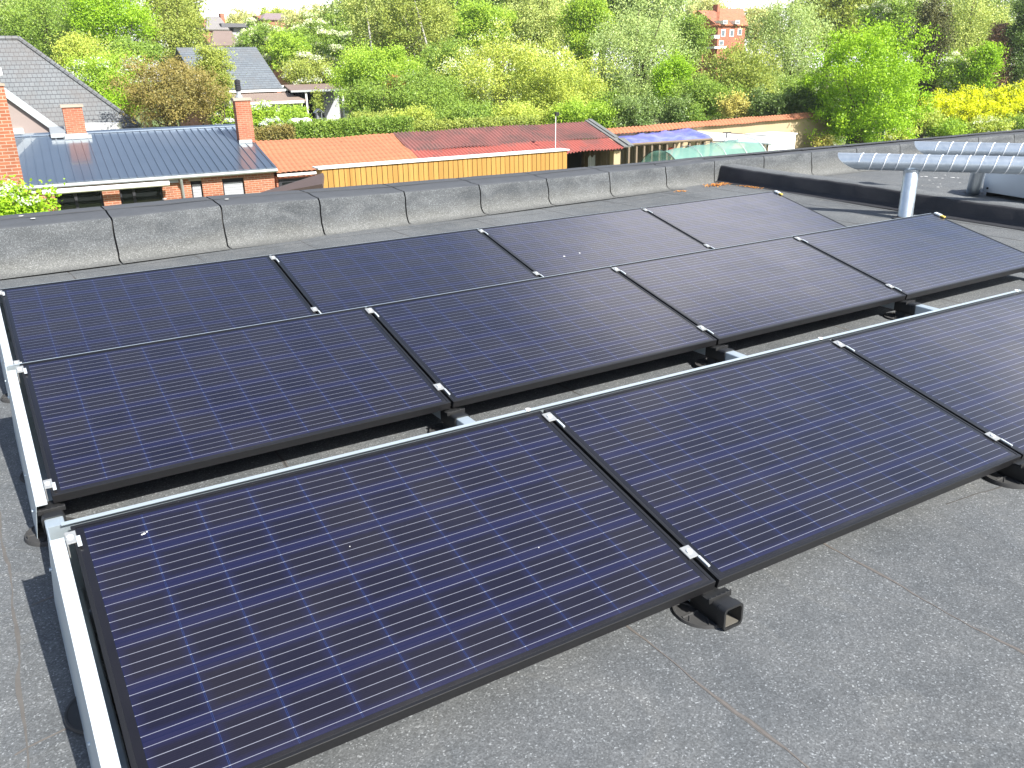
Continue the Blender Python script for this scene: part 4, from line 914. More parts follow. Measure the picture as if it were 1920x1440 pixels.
q0 = onz(1345, 262, -2.35); t = thing("white_sheet_roof", q0*V3(1, 1, 0)+V3(0, 0, GZ), "flat white sheet roof on posts between violet tarpaulin and white cabin", "shelter")
pp = [onz(1312, 262, -2.35), onz(1446, 269, -2.35), onz(1440, 256, -2.25), onz(1310, 246, -2.25)]; m = MB(); m.slab(pp, .06); m.build("roof_sheet", M_white, t)
for k in range(4): m = MB(); c = pp[k]*.92+sum(pp)/4*.08; m.tube([V3(c[0], c[1], GZ), V3(c[0], c[1], c[2]-.07)], .05, 6); m.build("post", M_oldwood, t)
m = MB(); c = onz(1362, 262, -2.4); m.tube([c-V3(0, 0, .2), c+V3(0, 0, .35)], .03, 6); m.tube([c+V3(-.25, 0, .35), c+V3(.3, .02, .34)], .035, 6); m.tube([c+V3(.3, .02, .3), c+V3(1.1, 0, .22)], .02, 6); m.build("water_pipe", M_plast, t)
# green metal fence by the lime tree
f0 = onz(1590, 250, -3.0); f1 = onz(1656, 246, -3.0); FA = (f1-f0)*V3(1, 1, 0); FL = np.linalg.norm(FA); t = thing("bar_fence", f0*V3(1, 1, 0)+V3(0, 0, GZ), "dark green metal bar fence under the lime-coloured tree", "fence")
m = MB(o=f0*V3(1, 1, 0), ax=FA); m.box(0, FL, -.02, .02, -3.06, -3.0); m.box(0, FL, -.02, .02, GZ+.2, GZ+.25)
for k in range(int(FL/.16)): m.box(k*.16, k*.16+.03, -.022, -.0205+.04, GZ, -2.98)
m.build("bars", plain("dark green paint", (.015, .075, .055), .5), t)
M_gpost = plain("green post paint", (.012, .06, .045), .5)
for a in (0, .30*FL, FL): m = MB(o=f0*V3(1, 1, 0), ax=FA); m.box(a-.06, a+.06, -.06, .06, GZ, -2.9); m.build("fence_post", M_gpost, t)
m = MB(o=f0*V3(1, 1, 0), ax=FA); m.box(.05*FL, .27*FL, .03, .05, GZ+.1, -3.1); m.build("gate_panel", plain("green gate", (.018, .07, .055), .5), t)

# ------------------------------------------------------------------ slate house, lean-to and carport in the middle distance
YD = 72.
e1 = ony(531, 165, YD); e0 = V3(ony(400, 165, YD)[0]-.2, YD, e1[2]); rgt = onpl(480, 88, e1, V3(1, .02, 0)); rt_ = V3(rgt[0], rgt[1], rgt[2]); lft = V3(ony(330, 88, rt_[1])[0], rt_[1], rt_[2]); e0 = V3(lft[0]+.2, YD, e1[2])
t = thing("slate_house", (e0+e1)/2*V3(1, 1, 0)+V3(0, 0, GZ), "house with a steep dark slate roof among the trees", "house")
m = MB(); m.slab([e0, e1, rt_, lft], .15); bk = 2*rt_[1]-YD; m.slab([V3(e1[0], bk, e1[2]), V3(e0[0], bk, e1[2]), lft, rt_], .15); m.build("roof", M_slate2, t)
m = MB(o=(0, 0, 0)); m.prism([(YD+.5, GZ), (bk-.5, GZ), (bk-.5, e1[2]-.1), (rt_[1], rt_[2]-.35), (YD+.5, e1[2]-.1)], e0[0]+.4, e1[0]-.4); m.build("wall", M_brick, t)
m = MB(); m.box(e0[0], e1[0]+.3, YD-.2, YD-.02, e1[2]-.25, e1[2]-.08); m.build("gutter", M_white, t)
l0, l1 = ony(440, 188, YD-6), ony(608-34, 187, YD-6); zl = l1[2]
m = MB(); lw = plain("brown lean-to sheets", (.27, .20, .16), .8, var=.15, sc=.6); m.slab([V3(l0[0]-2.5, YD-6, zl), V3(l1[0], YD-6, zl), V3(e1[0]+.2, YD-.25, e1[2]-.35), V3(e0[0], YD-.25, e1[2]-.35)], .12); m.build("lean_to_roof", lw, t)
m = MB(); m.box(l0[0]-2, l1[0]-.2, YD-6.1, YD-6, zl-.22, zl-.03); m.build("lean_to_fascia", M_white, t)
m = MB(); yv = YD-5.7
for u_ in (478, 492, 504, 522, 545, 566): x = ony(u_, 200, yv)[0]; m.box(x-.06, x+.06, yv, yv+.12, GZ, zl-.12)
m.box(ony(478, 200, yv)[0], ony(566, 200, yv)[0], yv+.005, yv+.115, zl-1.0, zl-.92); m.build("veranda_frame", M_white, t)
m = MB(); m.box(ony(470, 200, yv)[0], ony(568, 200, yv)[0], yv+.14, yv+.2, GZ, zl-.12); m.build("veranda_glass", mat_glass("veranda glass", (.30, .32, .31)), t)
m = MB(); c0, c1 = ony(529, 160, YD+3), ony(560, 155, YD+3); m.box(c0[0]-1, c1[0], YD+3, YD+5, GZ, c1[2]-.5); m.build("side_wall", M_brick2, t)
m = MB(); m.box(c0[0]-1.05, c1[0]+.1, YD+2.9, YD+5.1, c1[2]-.49, c1[2]-.2); m.build("side_coping", M_white, t)
t = thing("carport", ony(600, 200, YD-4)*V3(1, 1, 0)+V3(0, 0, GZ), "open carport with a brown corrugated roof and thin white posts", "carport")
k0, k1 = ony(545, 173, YD-4), ony(646, 166, YD-4); k2, k3 = ony(635, 159, YD+3.5), ony(532, 163, YD+3.5); zc = k1[2]
m = MB(); m.slab([V3(k0[0], k0[1], zc), V3(k1[0], k1[1], zc), V3(k2[0], k2[1], zc+.30), V3(k3[0], k3[1], zc+.30)], .1); m.build("roof", plain("carport sheets", (.23, .165, .14), .8, var=.2, sc=1), t)
m = MB(); m.box(k0[0], k1[0], YD-4.12, YD-4.01, zc-.16, zc-.01); m.build("gutter", M_zinc, t)
for u_ in (575, 643): m = MB(); x = ony(u_, 190, YD-3.9)[0]; m.box(x-.07, x+.07, YD-3.95, YD-3.81, GZ, zc-.17); m.build("post", M_white, t)
m = MB(); x0, x1 = ony(606, 190, YD+.5)[0], ony(636, 190, YD+.5)[0]; m.box(x0, x1, YD+.5, YD+.7, GZ, zc-.1); m.build("pale_panel_wall", M_shut, t)
m = MB(); m.box(x0-.4, x1-.3, YD-.2, YD+.1, GZ, zc-2.4); m.build("white_bench", M_white, t)
m = MB(); m.box(k3[0], k2[0], YD+3, YD+3.2, GZ, zc); m.build("back_wall", M_dark, t)
# bird house on a pole, white tarpaulin heap
c = ony(597, 212, 44); t = thing("bird_house", V3(c[0], c[1], GZ), "small dark bird house with a pitched roof on a pole above the hedge", "bird house")
m = MB(o=c); m.box(-.14, .14, -.12, .12, -.22, .02); m.v = [v for v in m.v]; 
for i in range(len(m.v)): m.v[i] = m.v[i] if m.v[i][2] > 5 else m.v[i]
m = MB(o=(c[0], c[1], 0)); z = c[2]; m.box(-.15, -.11, -.13, .13, z-.25, z+.02); m.box(.11, .15, -.13, .13, z-.25, z+.02); m.box(-.11, .11, .10, .13, z-.25, z+.02); m.box(-.2, .2, -.18, .18, z-.30, z-.25); m.build("feeder_box", plain("grey wood", (.16, .17, .18), .8), t)
m = MB(o=(c[0], c[1], 0), ax=(0, 1, 0)); m.prism([(-.24, z+.0), (0, z+.20), (.24, z+.0), (.24, z+.03), (0, z+.24), (-.24, z+.03)], -.2, .2); m.build("roof", M_slate2, t)
m = MB(o=(c[0], c[1], 0)); m.box(-.03, .03, -.03, .03, GZ, z-.30); m.build("pole", M_oldwood, t)
c = ony(560, 240, 46); t = thing("white_tarp", V3(c[0], c[1], GZ), "bright white tarpaulin draped over a heap behind the hedge", "tarpaulin")
pk = ony(563, 222, 46); m = MB(); n = 20; wl = ony(528, 240, 46)[0]-c[0]; wr = ony(602, 240, 46)[0]-c[0]; hz = pk[2]-c[2]
def tz(u_, v_): return V3(c[0]+wl+(wr-wl)*u_, 45+2.4*v_, c[2]-.6+(hz+.6)*min(1, 1.25*math.sin(math.pi*min(1, max(0, u_)))**.8)*math.sin(math.pi*min(1, v_))**.5+.03*math.sin(u_*23+v_*9))
for i in range(n):
    for j in range(n): m.face([tz(i/n, j/n), tz((i+1)/n, j/n), tz((i+1)/n, (j+1)/n), tz(i/n, (j+1)/n)])
m.build("tarp_sheet", M_white, t, smooth=80)
# ------------------------------------------------------------------ houses far off
def far_house(name, label, u0, u1, vr, ve, vb, Y, ridge_u0, ridge_u1, roofm, wallm, gable=None, dpt=8, wins=(), chim=None):
    a, b = ony(u0, ve, Y), ony(u1, ve, Y); zr_ = ony((u0+u1)/2, vr, Y+dpt/2)[2]; ze = (a[2]+b[2])/2; r0, r1 = ony(ridge_u0, vr, Y+dpt/2)[0], ony(ridge_u1, vr, Y+dpt/2)[0]
    t = thing(name, V3((a[0]+b[0])/2, Y, GZ), label, "house")
    m = MB(); m.slab([V3(a[0]-.2, Y-.3, ze), V3(b[0]+.2, Y-.3, ze), V3(r1, Y+dpt/2, zr_), V3(r0, Y+dpt/2, zr_)], .15); m.slab([V3(b[0]+.2, Y+dpt+.3, ze), V3(a[0]-.2, Y+dpt+.3, ze), V3(r0, Y+dpt/2, zr_), V3(r1, Y+dpt/2, zr_)], .15)
    if r1 < b[0]-.3: m.slab([V3(b[0]+.2, Y-.3, ze), V3(b[0]+.2, Y+dpt+.3, ze), V3(r1, Y+dpt/2, zr_)], .15)
    if r0 > a[0]+.3: m.slab([V3(a[0]-.2, Y+dpt+.3, ze), V3(a[0]-.2, Y-.3, ze), V3(r0, Y+dpt/2, zr_)], .15)
    rf = m.build("roof", roofm, t)
    m = MB(); 
    if r1 >= b[0]-.3: m.prism([(Y, GZ), (Y+dpt, GZ), (Y+dpt, ze-.1), (Y+dpt/2, zr_-.3), (Y, ze-.1)], a[0], b[0])
    else: m.box(a[0], b[0], Y, Y+dpt, GZ, ze-.1)
    m.build("wall", wallm, t)
    for (wu0, wu1, wv0, wv1) in wins:
        p, q = ony(wu0, wv0, Y), ony(wu1, wv1, Y); m = MB(); m.box(p[0], q[0], Y-.06, Y-.002, q[2], p[2]); f = m.build("window", M_white, t)
        m = MB(); w_ = q[0]-p[0]; m.box(p[0]+.15*w_, q[0]-.15*w_, Y-.075, Y-.061, q[2]+.12*(p[2]-q[2]), p[2]-.12*(p[2]-q[2])); m.build("pane", mat_glass("far pane", (.12, .15, .17)), f)
    if chim:
        cu0, cu1, cv = chim; p, q = ony(cu0, cv, Y+dpt/2-.5), ony(cu1, cv, Y+dpt/2-.5); m = MB(); m.box(p[0], q[0], Y+dpt/2-.5, Y+dpt/2+.4, ze, p[2]); m.build("chimney", M_brick2, rf)
    return t, rf
M_tileR = mat_slate("red clay roof", (.52, .20, .10), (.44, .15, .075), .4, .3, (.25, .09, .05), (.40, .19, .12))
M_tileG = plain("far grey tiles", (.25, .235, .225), .8, var=.15, sc=.6); M_tileB = plain("far brown tiles", (.22, .165, .14), .8, var=.15, sc=.6)
t, rf = far_house("red_brick_house", "tall red brick house with an orange roof and white dormers, far off between trees", 1347, 1398, 16, 47, 95, 86, 1350, 1393, M_tileR, M_brick2, wins=((1352, 1359, 55, 69), (1368, 1375, 55, 69), (1383, 1390, 54, 66), (1348, 1356, 76, 85)), chim=(1346, 1350, 8))
for u_ in (1359, 1382):
    p = ony(u_-4, 45, 85.5); q = ony(u_+4, 38, 85.5); m = MB(); m.box(p[0], q[0], 85.4, 88.5, p[2], q[2]); d = m.build("dormer", M_white, rf)
    m = MB(); m.box(p[0]+.1, q[0]-.1, 85.36, 85.399, p[2]+.1, q[2]-.1); m.build("pane", mat_glass("dormer pane", (.2, .22, .24)), d)
p, q = ony(1320, 33, 88), ony(1342, 60, 88); m = MB(); m.box(p[0], q[0], 88, 94, GZ, q[2]); m.build("wing_wall", M_brick2, t); m = MB(); m.slab([V3(p[0]-.2, 87.8, q[2]), V3(q[0]-.05, 87.8, q[2]), V3(q[0]-.05, 91, p[2]+1), V3(p[0]+.6, 91, p[2]+1)], .15); m.build("wing_roof", M_tileR, t)
p, q = ony(1336, 66, 85.6), ony(1345, 72, 85.6); m = MB(); m.box(p[0], q[0], 85.2, 85.9, q[2], p[2]); m.build("balcony", M_white, t)
p, q = ony(1334, 84, 85), ony(1356, 88, 85); m = MB(); m.box(p[0], q[0], 84.4, 86, q[2]-.2, p[2]-.2); m.build("white_ledge", M_white, t)
far_house("gabled_brick_house", "small far orange brick house with a grey roof and a chimney against the sky", 388, 426, 31, 55, 70, 120, 389, 412, M_tileG, M_brick, chim=(413, 420, 25))
p, q = ony(418, 44, 121), ony(455, 47, 121); t = thing("flat_roof_house", V3(p[0], 121, GZ), "far grey flat-roofed house beside the small gabled brick house", "house"); m = MB(); m.box(p[0], q[0]+2, 121, 127, GZ, q[2]-.3); m.build("wall", M_shut, t); m = MB(); m.box(p[0]-.4, q[0]+2.4, 120.3, 127.4, q[2]-.29, p[2]); m.build("roof", plain("far dark roof edge", (.12, .12, .13), .7), t)
p, q = ony(432, 53, 120.9), ony(438, 58, 120.9); m = MB(); m.box(p[0], q[0], 120.9, 120.99, q[2], p[2]); m.build("window", M_dark, t)
far_house("brown_roof_house", "brown tiled hip roof between the slate house and the white blossom", 398, 445, 58, 85, 95, 100, 400, 434, M_tileB, M_brick)
far_house("purple_roof_house", "far house roof in purplish brown tiles on the skyline behind white blossom", 492, 560, 25, 36, 50, 130, 498, 540, plain("far purple tiles", (.26, .20, .20), .8), M_brick)

# ------------------------------------------------------------------ trees, bushes, hedges
def leaves(name, parent, P_, S_, mat, up=.35, aspect=.6):
    n = len(P_); N_ = RNG.normal(size=(n, 3)); N_[:, 2] += up+.25; N_[:, 1] -= .85; N_[:, 0] += .15; N_ /= np.linalg.norm(N_, axis=1)[:, None]
    T = RNG.normal(size=(n, 3)); T -= N_*np.sum(T*N_, axis=1)[:, None]; T /= np.linalg.norm(T, axis=1)[:, None]; B = np.cross(N_, T)
    S_ = S_[:, None]; bend = N_*S_*RNG.uniform(-.35, .1, (n, 1))
    V = np.stack([P_-T*S_, P_-B*S_*aspect+bend, P_+T*S_, P_+B*S_*aspect+bend], axis=1).reshape(-1, 3)
    if parent is not None: V = V-LOC[parent.name]
    me = bpy.data.meshes.new(name); me.vertices.add(4*n); me.vertices.foreach_set("co", V.astype(np.float32).ravel())
    me.loops.add(4*n); me.loops.foreach_set("vertex_index", np.arange(4*n, dtype=np.int32)); me.polygons.add(n)
    me.polygons.foreach_set("loop_start", np.arange(0, 4*n, 4, dtype=np.int32)); me.polygons.foreach_set("loop_total", np.full(n, 4, dtype=np.int32)); me.update(calc_edges=True)
    me.materials.append(mat); o = link(bpy.data.objects.new(name, me))
    if parent is not None: o.parent = parent
    return o
def crown(c, rx, ry, rz_, n, ncl, clr, shape='round', droop=0.):
    """leaf positions gathered in clumps over the shell and volume of a lobed crown"""
    d = RNG.normal(size=(ncl, 3)); d /= np.linalg.norm(d, axis=1)[:, None]; rad = RNG.uniform(.35, 1.0, ncl)**.45
    lob = 1+.22*np.sin(d[:, 0]*5+c[0])*np.cos(d[:, 2]*4+c[1])+.10*np.sin(d[:, 2]*9+d[:, 0]*7)
    q = d*(rad*lob)[:, None]
    if shape == 'cone': k = np.clip((1-q[:, 2])/2, 0.06, 1); q[:, 0] *= k*1.25; q[:, 1] *= k*1.25
    if shape == 'dome': q[:, 2] = np.where(q[:, 2] < 0, q[:, 2]*.75, q[:, 2])
    C_ = np.array(c)+q*np.array((rx, ry, rz_)); size = clr*RNG.uniform(.55, 1.35, ncl)
    idx = RNG.integers(0, ncl, n); g = RNG.normal(size=(n, 3))*.5; P_ = C_[idx]+g*size[idx][:, None]*np.array((1, 1, .75))
    k = RNG.uniform(0, 1, n) < .30; w = RNG.normal(size=(n, 3)); w /= np.linalg.norm(w, axis=1)[:, None]; w *= (RNG.uniform(0, 1, n)**.4*.78)[:, None]
    if shape == 'cone': kk = np.clip((1-w[:, 2])/2, .05, 1); w[:, 0] *= kk; w[:, 1] *= kk
    P_[k] = (np.array(c)+w*np.array((rx, ry, rz_)))[k]      # leaves inside the crown as well, so one cannot look through it
    if droop: P_[:, 2] -= droop*np.abs(RNG.normal(size=n))*size[idx]
    return P_, C_
def plant(name, label, cat, u, vt, vb, wpx, D, leaf, group=None, n=None, ls=None, clr=None, shape='round', bloom=None, bn=.12, trunk=M_bark, zb=None, droop=0., tall=1., birch=False, ncl=None):
    wpx = wpx*(1.14 if name.endswith('tree') else 1.0); cx = dep(u, (vt+vb)/2, D); top = dep(u, vt, D)[2]; bot = dep(u, vb, D)[2] if zb is None else zb; mpp = D/FPX
    rx = wpx*mpp/2; rz_ = (top-bot)/2; c = V3(cx[0], cx[1], (top+bot)/2); ry = rx*.85
    ls = ls or .00112*D; clr = (clr or max(.16*min(rx, rz_)+.22, .25))*1.15
    area = 3.2*rx*rz_; n = n or int(min(24000, max(1500, area*8./(ls*ls*1.2))))
    ncl = ncl or int(max(18, min(260, 5.5*area/(clr*clr*2.4))))
    t = thing(name, V3(c[0], c[1], GZ), label, cat, group)
    P_, C_ = crown(c, rx*.92, ry, rz_*.94, n, ncl, clr, shape, droop)
    k = P_[:, 2] > GZ+.02; P_ = P_[k]
    leaves("crown", t, P_, ls*RNG.uniform(.6, 1.3, len(P_)), LEAF[leaf])
    if bloom:
        nb = int(n*bn); d = V3(-.45, -.75, .45); sc_ = (C_-c)@d; pick = C_[np.argsort(sc_)[int(len(sc_)*.35):]]; sel = pick[RNG.integers(0, max(3, int(len(pick)*.75)), nb)]
        g = RNG.normal(size=(nb, 3)); g /= np.linalg.norm(g, axis=1)[:, None]; g[:, 1] = -np.abs(g[:, 1]); g[:, 2] = np.abs(g[:, 2])*.8
        leaves("blossom", t, sel+g*clr*RNG.uniform(.4, .8, (nb, 1)), ls*RNG.uniform(.5, 1.0, nb), LEAF[bloom], .8, .8)
    if name.endswith("tree") or birch:
        m = MB(); r0 = max(.10, .035*(top-GZ)); m.tube([V3(c[0], c[1], GZ), V3(c[0]+.1, c[1], GZ+(c[2]-GZ)*.5), V3(c[0]-.1, c[1]+.1, c[2]), V3(c[0]+.05, c[1], c[2]+rz_*.7)], [r0, r0*.75, r0*.5, r0*.15], 8)
        for k in range(9):
            e = C_[RNG.integers(0, len(C_))]; f = RNG.uniform(.35, .95); s = V3(c[0], c[1], GZ+(c[2]-GZ)*f); mid_ = s*.45+e*.55+V3(0, 0, -.08*np.linalg.norm(e-s)); m.tube([s, mid_, e], [r0*.28, r0*.16, r0*.05], 6)
        m.build("trunk", trunk, t, smooth=60)
    else:
        m = MB()
        for k in range(7):
            e = C_[RNG.integers(0, len(C_))]; s = V3(c[0]+random.uniform(-.2, .2)*rx, c[1], GZ); m.tube([s, s*.5+e*.5+V3(0, 0, .2), e], [.05, .035, .012], 5)
        m.build("stems", trunk, t, smooth=60)
    return t
GT = "trees closing the far side of the gardens"
# far pale trees
for (u, vt, vb, w, D, lf, lab) in (
    (30, -90, 150, 230, 96, 'silver', "tall pale grey-green tree above the ridge of the hipped tile roof"),
    (455, 18, 75, 70, 150, 'haze', "small bare-looking far tree left of the purplish roof on the skyline"),
    (520, 14, 60, 70, 160, 'yolive', "far yellow-green tree peeping over the purplish roof"),
    (590, 12, 75, 120, 120, 'haze', "far pale tree against the sky right of the purplish roof"),
    (660, -30, 110, 110, 100, 'silver', "pale loose tree just left of the birch trunk, against the sky"),
    (745, -70, 120, 150, 104, 'olive', "tall olive tree behind the two pale birch trunks"),
    (840, -80, 120, 170, 108, 'olive', "broad olive tree at the top, behind the cream flowering bush"),
    (930, -60, 120, 150, 106, 'mid', "mid green tree top directly above the cream flowering bush"),
    (1010, -70, 130, 130, 104, 'willow', "pale willow at the top, left of the fresh green maple"),
    (1215, -60, 110, 170, 110, 'silver', "tall silvery willow crown left of the far red brick house"),
    (1320, -8, 60, 90, 150, 'haze', "faint far tree beside the chimney of the red brick house"),
    (1420, 6, 90, 90, 130, 'haze', "faint far tree right of the red brick house"),
    (1650, -70, 90, 190, 100, 'olive', "olive tree behind the top of the lime-coloured tree"),
    (1850, -90, 120, 230, 98, 'silver', "tall grey-green willow at the top right corner"),
    (1560, -70, 110, 130, 97, 'olive', "olive-green tree at the top between the tall pale willow and the lime maple"), (1130, -80, 60, 120, 112, 'mid', "green tree top behind the fresh green maple, at the top edge"),
    (338, -60, 80, 80, 104, 'olive', "dark olive tree beside the open sky at upper left")):
    plant("background_tree", lab, "tree", u, vt, vb, w, D, lf, GT, ls=.17)
plant("broadleaf_tree", "pale green leafy tree in the upper left corner", "tree", 85, -40, 135, 190, 76, 'mid')
plant("broadleaf_tree", "bright lime tree high above the bronze conifer, upper left", "tree", 205, -45, 92, 135, 72, 'lime', clr=.9)
plant("broadleaf_tree", "olive green tree behind the left end of the slate roof", "tree", 318, -40, 135, 125, 80, 'olive')
plant("leafy_bush", "tan and olive bush above the hip of the grey tile roof", "bush", 158, 62, 128, 100, 60, 'yolive', clr=.6)
plant("elder_bush", "light green bush with white flower heads between hip roof and bronze conifer", "bush", 205, 97, 200, 160, 52, 'bright', bloom='white', bn=.10, clr=.6)
plant("leafy_bush", "fresh green bush just above the white flower heads at left", "bush", 250, 70, 125, 110, 64, 'mid')
plant("leafy_bush", "yellowish green bush right beside the sloping hip of the tile roof", "bush", 222, 165, 215, 80, 48, 'lime', clr=.5)
plant("bronze_conifer_tree", "broad bronze-brown conifer behind the metal roof", "tree", 318, 104, 246, 190, 38, 'brown', clr=.42, zb=None, ls=.042, n=24000)
plant("olive_conifer_tree", "taller olive conifer standing right of the bronze one, before the slate roof", "tree", 404, 84, 200, 62, 40, 'olive', clr=.36, ls=.042)
plant("hawthorn_tree", "hawthorn full of white blossom right of the slate roof ridge", "tree", 490, 34, 130, 100, 92, 'mid', bloom='cream', bn=.55)
plant("hawthorn_tree", "wide hawthorn with creamy blossom, left of the birch trunk", "tree", 585, 36, 150, 130, 90, 'mid', bloom='cream', bn=.40)
plant("leafy_bush", "bright green bush in the middle of the white hawthorns", "bush", 545, 58, 130, 90, 84, 'bright')
plant("hawthorn_tree", "tall hawthorn sprinkled with pale blossom touching the birch", "tree", 650, 15, 140, 80, 94, 'mid', bloom='cream', bn=.2)
plant("heather_bush", "dull brownish green bush right of the slate roof", "bush", 572, 100, 165, 105, 78, 'olive', bloom='pink', bn=.15, clr=.7)
plant("leafy_bush", "small green bush behind the carport roof", "bush", 620, 125, 165, 80, 80, 'bright')
plant("broadleaf_tree", "rounded bright green tree right of the carport", "tree", 705, 82, 175, 140, 66, 'bright', clr=.75)
plant("leafy_bush", "loose blue-green bush at the right post of the carport", "bush", 680, 150, 225, 90, 60, 'mid', clr=.6)
plant("young_tree", "thin young tree with rusty orange top", "tree", 745, 138, 215, 34, 58, 'brown', clr=.35, bloom='orange', bn=.5)
t = plant("birch_tree", "airy birch with a pale trunk at upper centre left", "tree", 705, -60, 130, 120, 82, 'willow', trunk=M_birch, clr=.7)
m = MB(); A, B = dep(688, 26, 80), dep(697, 92, 80); m.tube([B+(B-A)*1.8, B, A, A+(A-B)*.8], [.12, .10, .07, .03], 8); m.build("pale_stem", M_birch, t, smooth=60)
t = plant("birch_tree", "second birch with a leaning pale trunk, right of the first", "tree", 790, -50, 150, 130, 80, 'olive', trunk=M_birch, clr=.7)
m = MB(); A, B = dep(780, 10, 78), dep(801, 86, 78); m.tube([B+(B-A)*1.4, B, A, A+(A-B)*.8], [.11, .09, .06, .02], 8); m.build("pale_stem", M_birch, t, smooth=60)
plant("broadleaf_tree", "dark leaved young tree in the middle, right of the second birch", "tree", 845, 70, 200, 110, 72, 'mid')
plant("broadleaf_tree", "vivid green tree top beneath the open gap of sky, upper centre", "tree", 900, -5, 100, 120, 86, 'bright')
plant("broadleaf_tree", "grey-green soft tree at the top between vivid tree and fresh maple", "tree", 1010, -30, 110, 130, 90, 'willow', droop=.4)
plant("flowering_tree", "large pale yellow-green tree with cream blossom at its top", "tree", 945, 58, 232, 210, 62, 'yolive', bloom='cream', bn=.10, clr=.75)
plant("flowering_tree", "yellow-green spreading tree above the red corrugated roof", "tree", 1050, 88, 232, 160, 60, 'yolive', clr=.7)
plant("broadleaf_tree", "deep green bushy tree behind the middle of the hedge", "tree", 800, 135, 236, 150, 58, 'mid', clr=.6)
plant("broadleaf_tree", "fresh green maple with dark branches at the top centre right", "tree", 1100, -30, 135, 85, 76, 'bright', bloom='yellow', bn=.02)
plant("willow_tree", "big silver-green willow right of the fresh green maple", "tree", 1195, -10, 185, 175, 72, 'silver', droop=.6)
plant("broadleaf_tree", "yellow-green tree beside the right edge of the silver willow", "tree", 1265, 92, 192, 82, 62, 'lime', droop=.9, clr=.5)
plant("broadleaf_tree", "dark green rounded tree left of the far red brick house", "tree", 1296, 22, 120, 72, 84, 'mid')
plant("willow_tree", "olive willow below the far red brick house", "tree", 1385, 78, 205, 150, 70, 'olive', clr=.7, droop=.3)
plant("willow_tree", "tall pale willow left of the lime-coloured tree", "tree", 1480, -25, 180, 150, 74, 'silver', droop=.6)
plant("broadleaf_tree", "mid green bush-like tree between two willows, above the garden wall", "tree", 1325, 140, 225, 110, 58, 'mid', clr=.6)
plant("maple_tree", "big vivid lime maple standing right of centre", "tree", 1622, 28, 292, 232, 52, 'lime', clr=.46, n=48000, ls=.070, ncl=380)
plant("broadleaf_tree", "tree with cream and tan seed clusters behind the lime maple", "tree", 1680, -15, 120, 130, 84, 'mid', bloom='cream', bn=.3)
plant("cypress_tree", "tall dark drooping conifer right of the lime maple", "tree", 1742, -30, 175, 62, 70, 'conifer', droop=.8, clr=.6)
plant("willow_tree", "wide grey-green willow in the upper right", "tree", 1815, -30, 170, 130, 78, 'willow', droop=.7)
plant("elder_tree", "round elder with pale flower heads right of the dark conifer", "tree", 1792, 100, 185, 62, 66, 'bright', bloom='cream', bn=.28, clr=.5)
plant("young_tree", "slim yellow-green tree in front of the brown conical shrub", "tree", 1845, 70, 175, 52, 64, 'lime', clr=.45)
plant("conical_tree", "leafless brown conical tree near the right edge", "tree", 1868, 38, 172, 85, 67, 'purple', shape='cone', clr=.45, ls=.07)
plant("cypress_tree", "very dark conifer at the right edge of the photo", "tree", 1918, -20, 175, 60, 66, 'dark', clr=.7)
for (u, vt, vb, w, lab) in ((1770, 178, 216, 70, "left clump of yellow broom beside the meadow"), (1818, 168, 222, 80, "middle clump of yellow broom in full flower"), (1868, 176, 222, 70, "lower right clump of yellow broom"), (1912, 158, 220, 80, "rightmost clump of yellow broom, taller and greener")):
    plant("broom_bush", lab, "bush", u, vt-4, vb+18, w+34, 63, 'yellow', "yellow broom bushes along the meadow", bloom='yolive', bn=.35 if u < 1900 else .9, clr=.35)
plant("leafy_bush", "pale yellow bush left of the yellow broom", "bush", 1732, 195, 255, 62, 60, 'yolive', clr=.4)
for (u, vt, vb, w, lf, lab) in ((1775, 222, 262, 90, 'bright', "low leafy green weeds at the near edge of the meadow"), (1850, 218, 262, 110, 'yolive', "pale grassy weeds below the yellow broom"), (1910, 215, 250, 80, 'mid', "green weeds under the rightmost broom"), (1690, 238, 275, 60, 'yolive', "pale weeds beside the dark green fence"), (1640, 245, 270, 60, 'yolive', "pale weeds behind the dark green fence")):
    plant("weeds", lab, "weeds", u, vt, vb, w, 60, lf, "weeds along the meadow edge", clr=.3, bloom='cream' if lf == 'yolive' else None, bn=.15)
plant("dry_bush", "small tan dried hydrangea behind the parapet", "bush", 1545, 255, 285, 46, 52, 'twig', clr=.25, ls=.06)
for (u, vt, vb, w, lf, lab) in ((1190, 182, 240, 105, 'ivy', "dark glossy laurel above the left end of the tile coping"), (1268, 180, 238, 80, 'ivy', "dark laurel with a shady hollow right of the first"), (1300, 200, 248, 55, 'mid', "green creeper spilling over the garden wall coping"), (1440, 168, 222, 100, 'ivy', "dark ivy bush above the shaded part of the garden wall"), (1500, 165, 225, 100, 'dark', "black-green shrub left of the lime maple"), (1130, 190, 245, 80, 'bright', "fresh green shrub behind the gable of the red roof")):
    plant("evergreen_shrub", lab, "shrub", u, vt, vb, w, 54 if u > 1200 else 50, lf, clr=.4)
plant("twiggy_bush", "upright yellow twiggy bush above the garden wall", "bush", 1378, 182, 226, 68, 54, 'twig', clr=.4, droop=-.5)
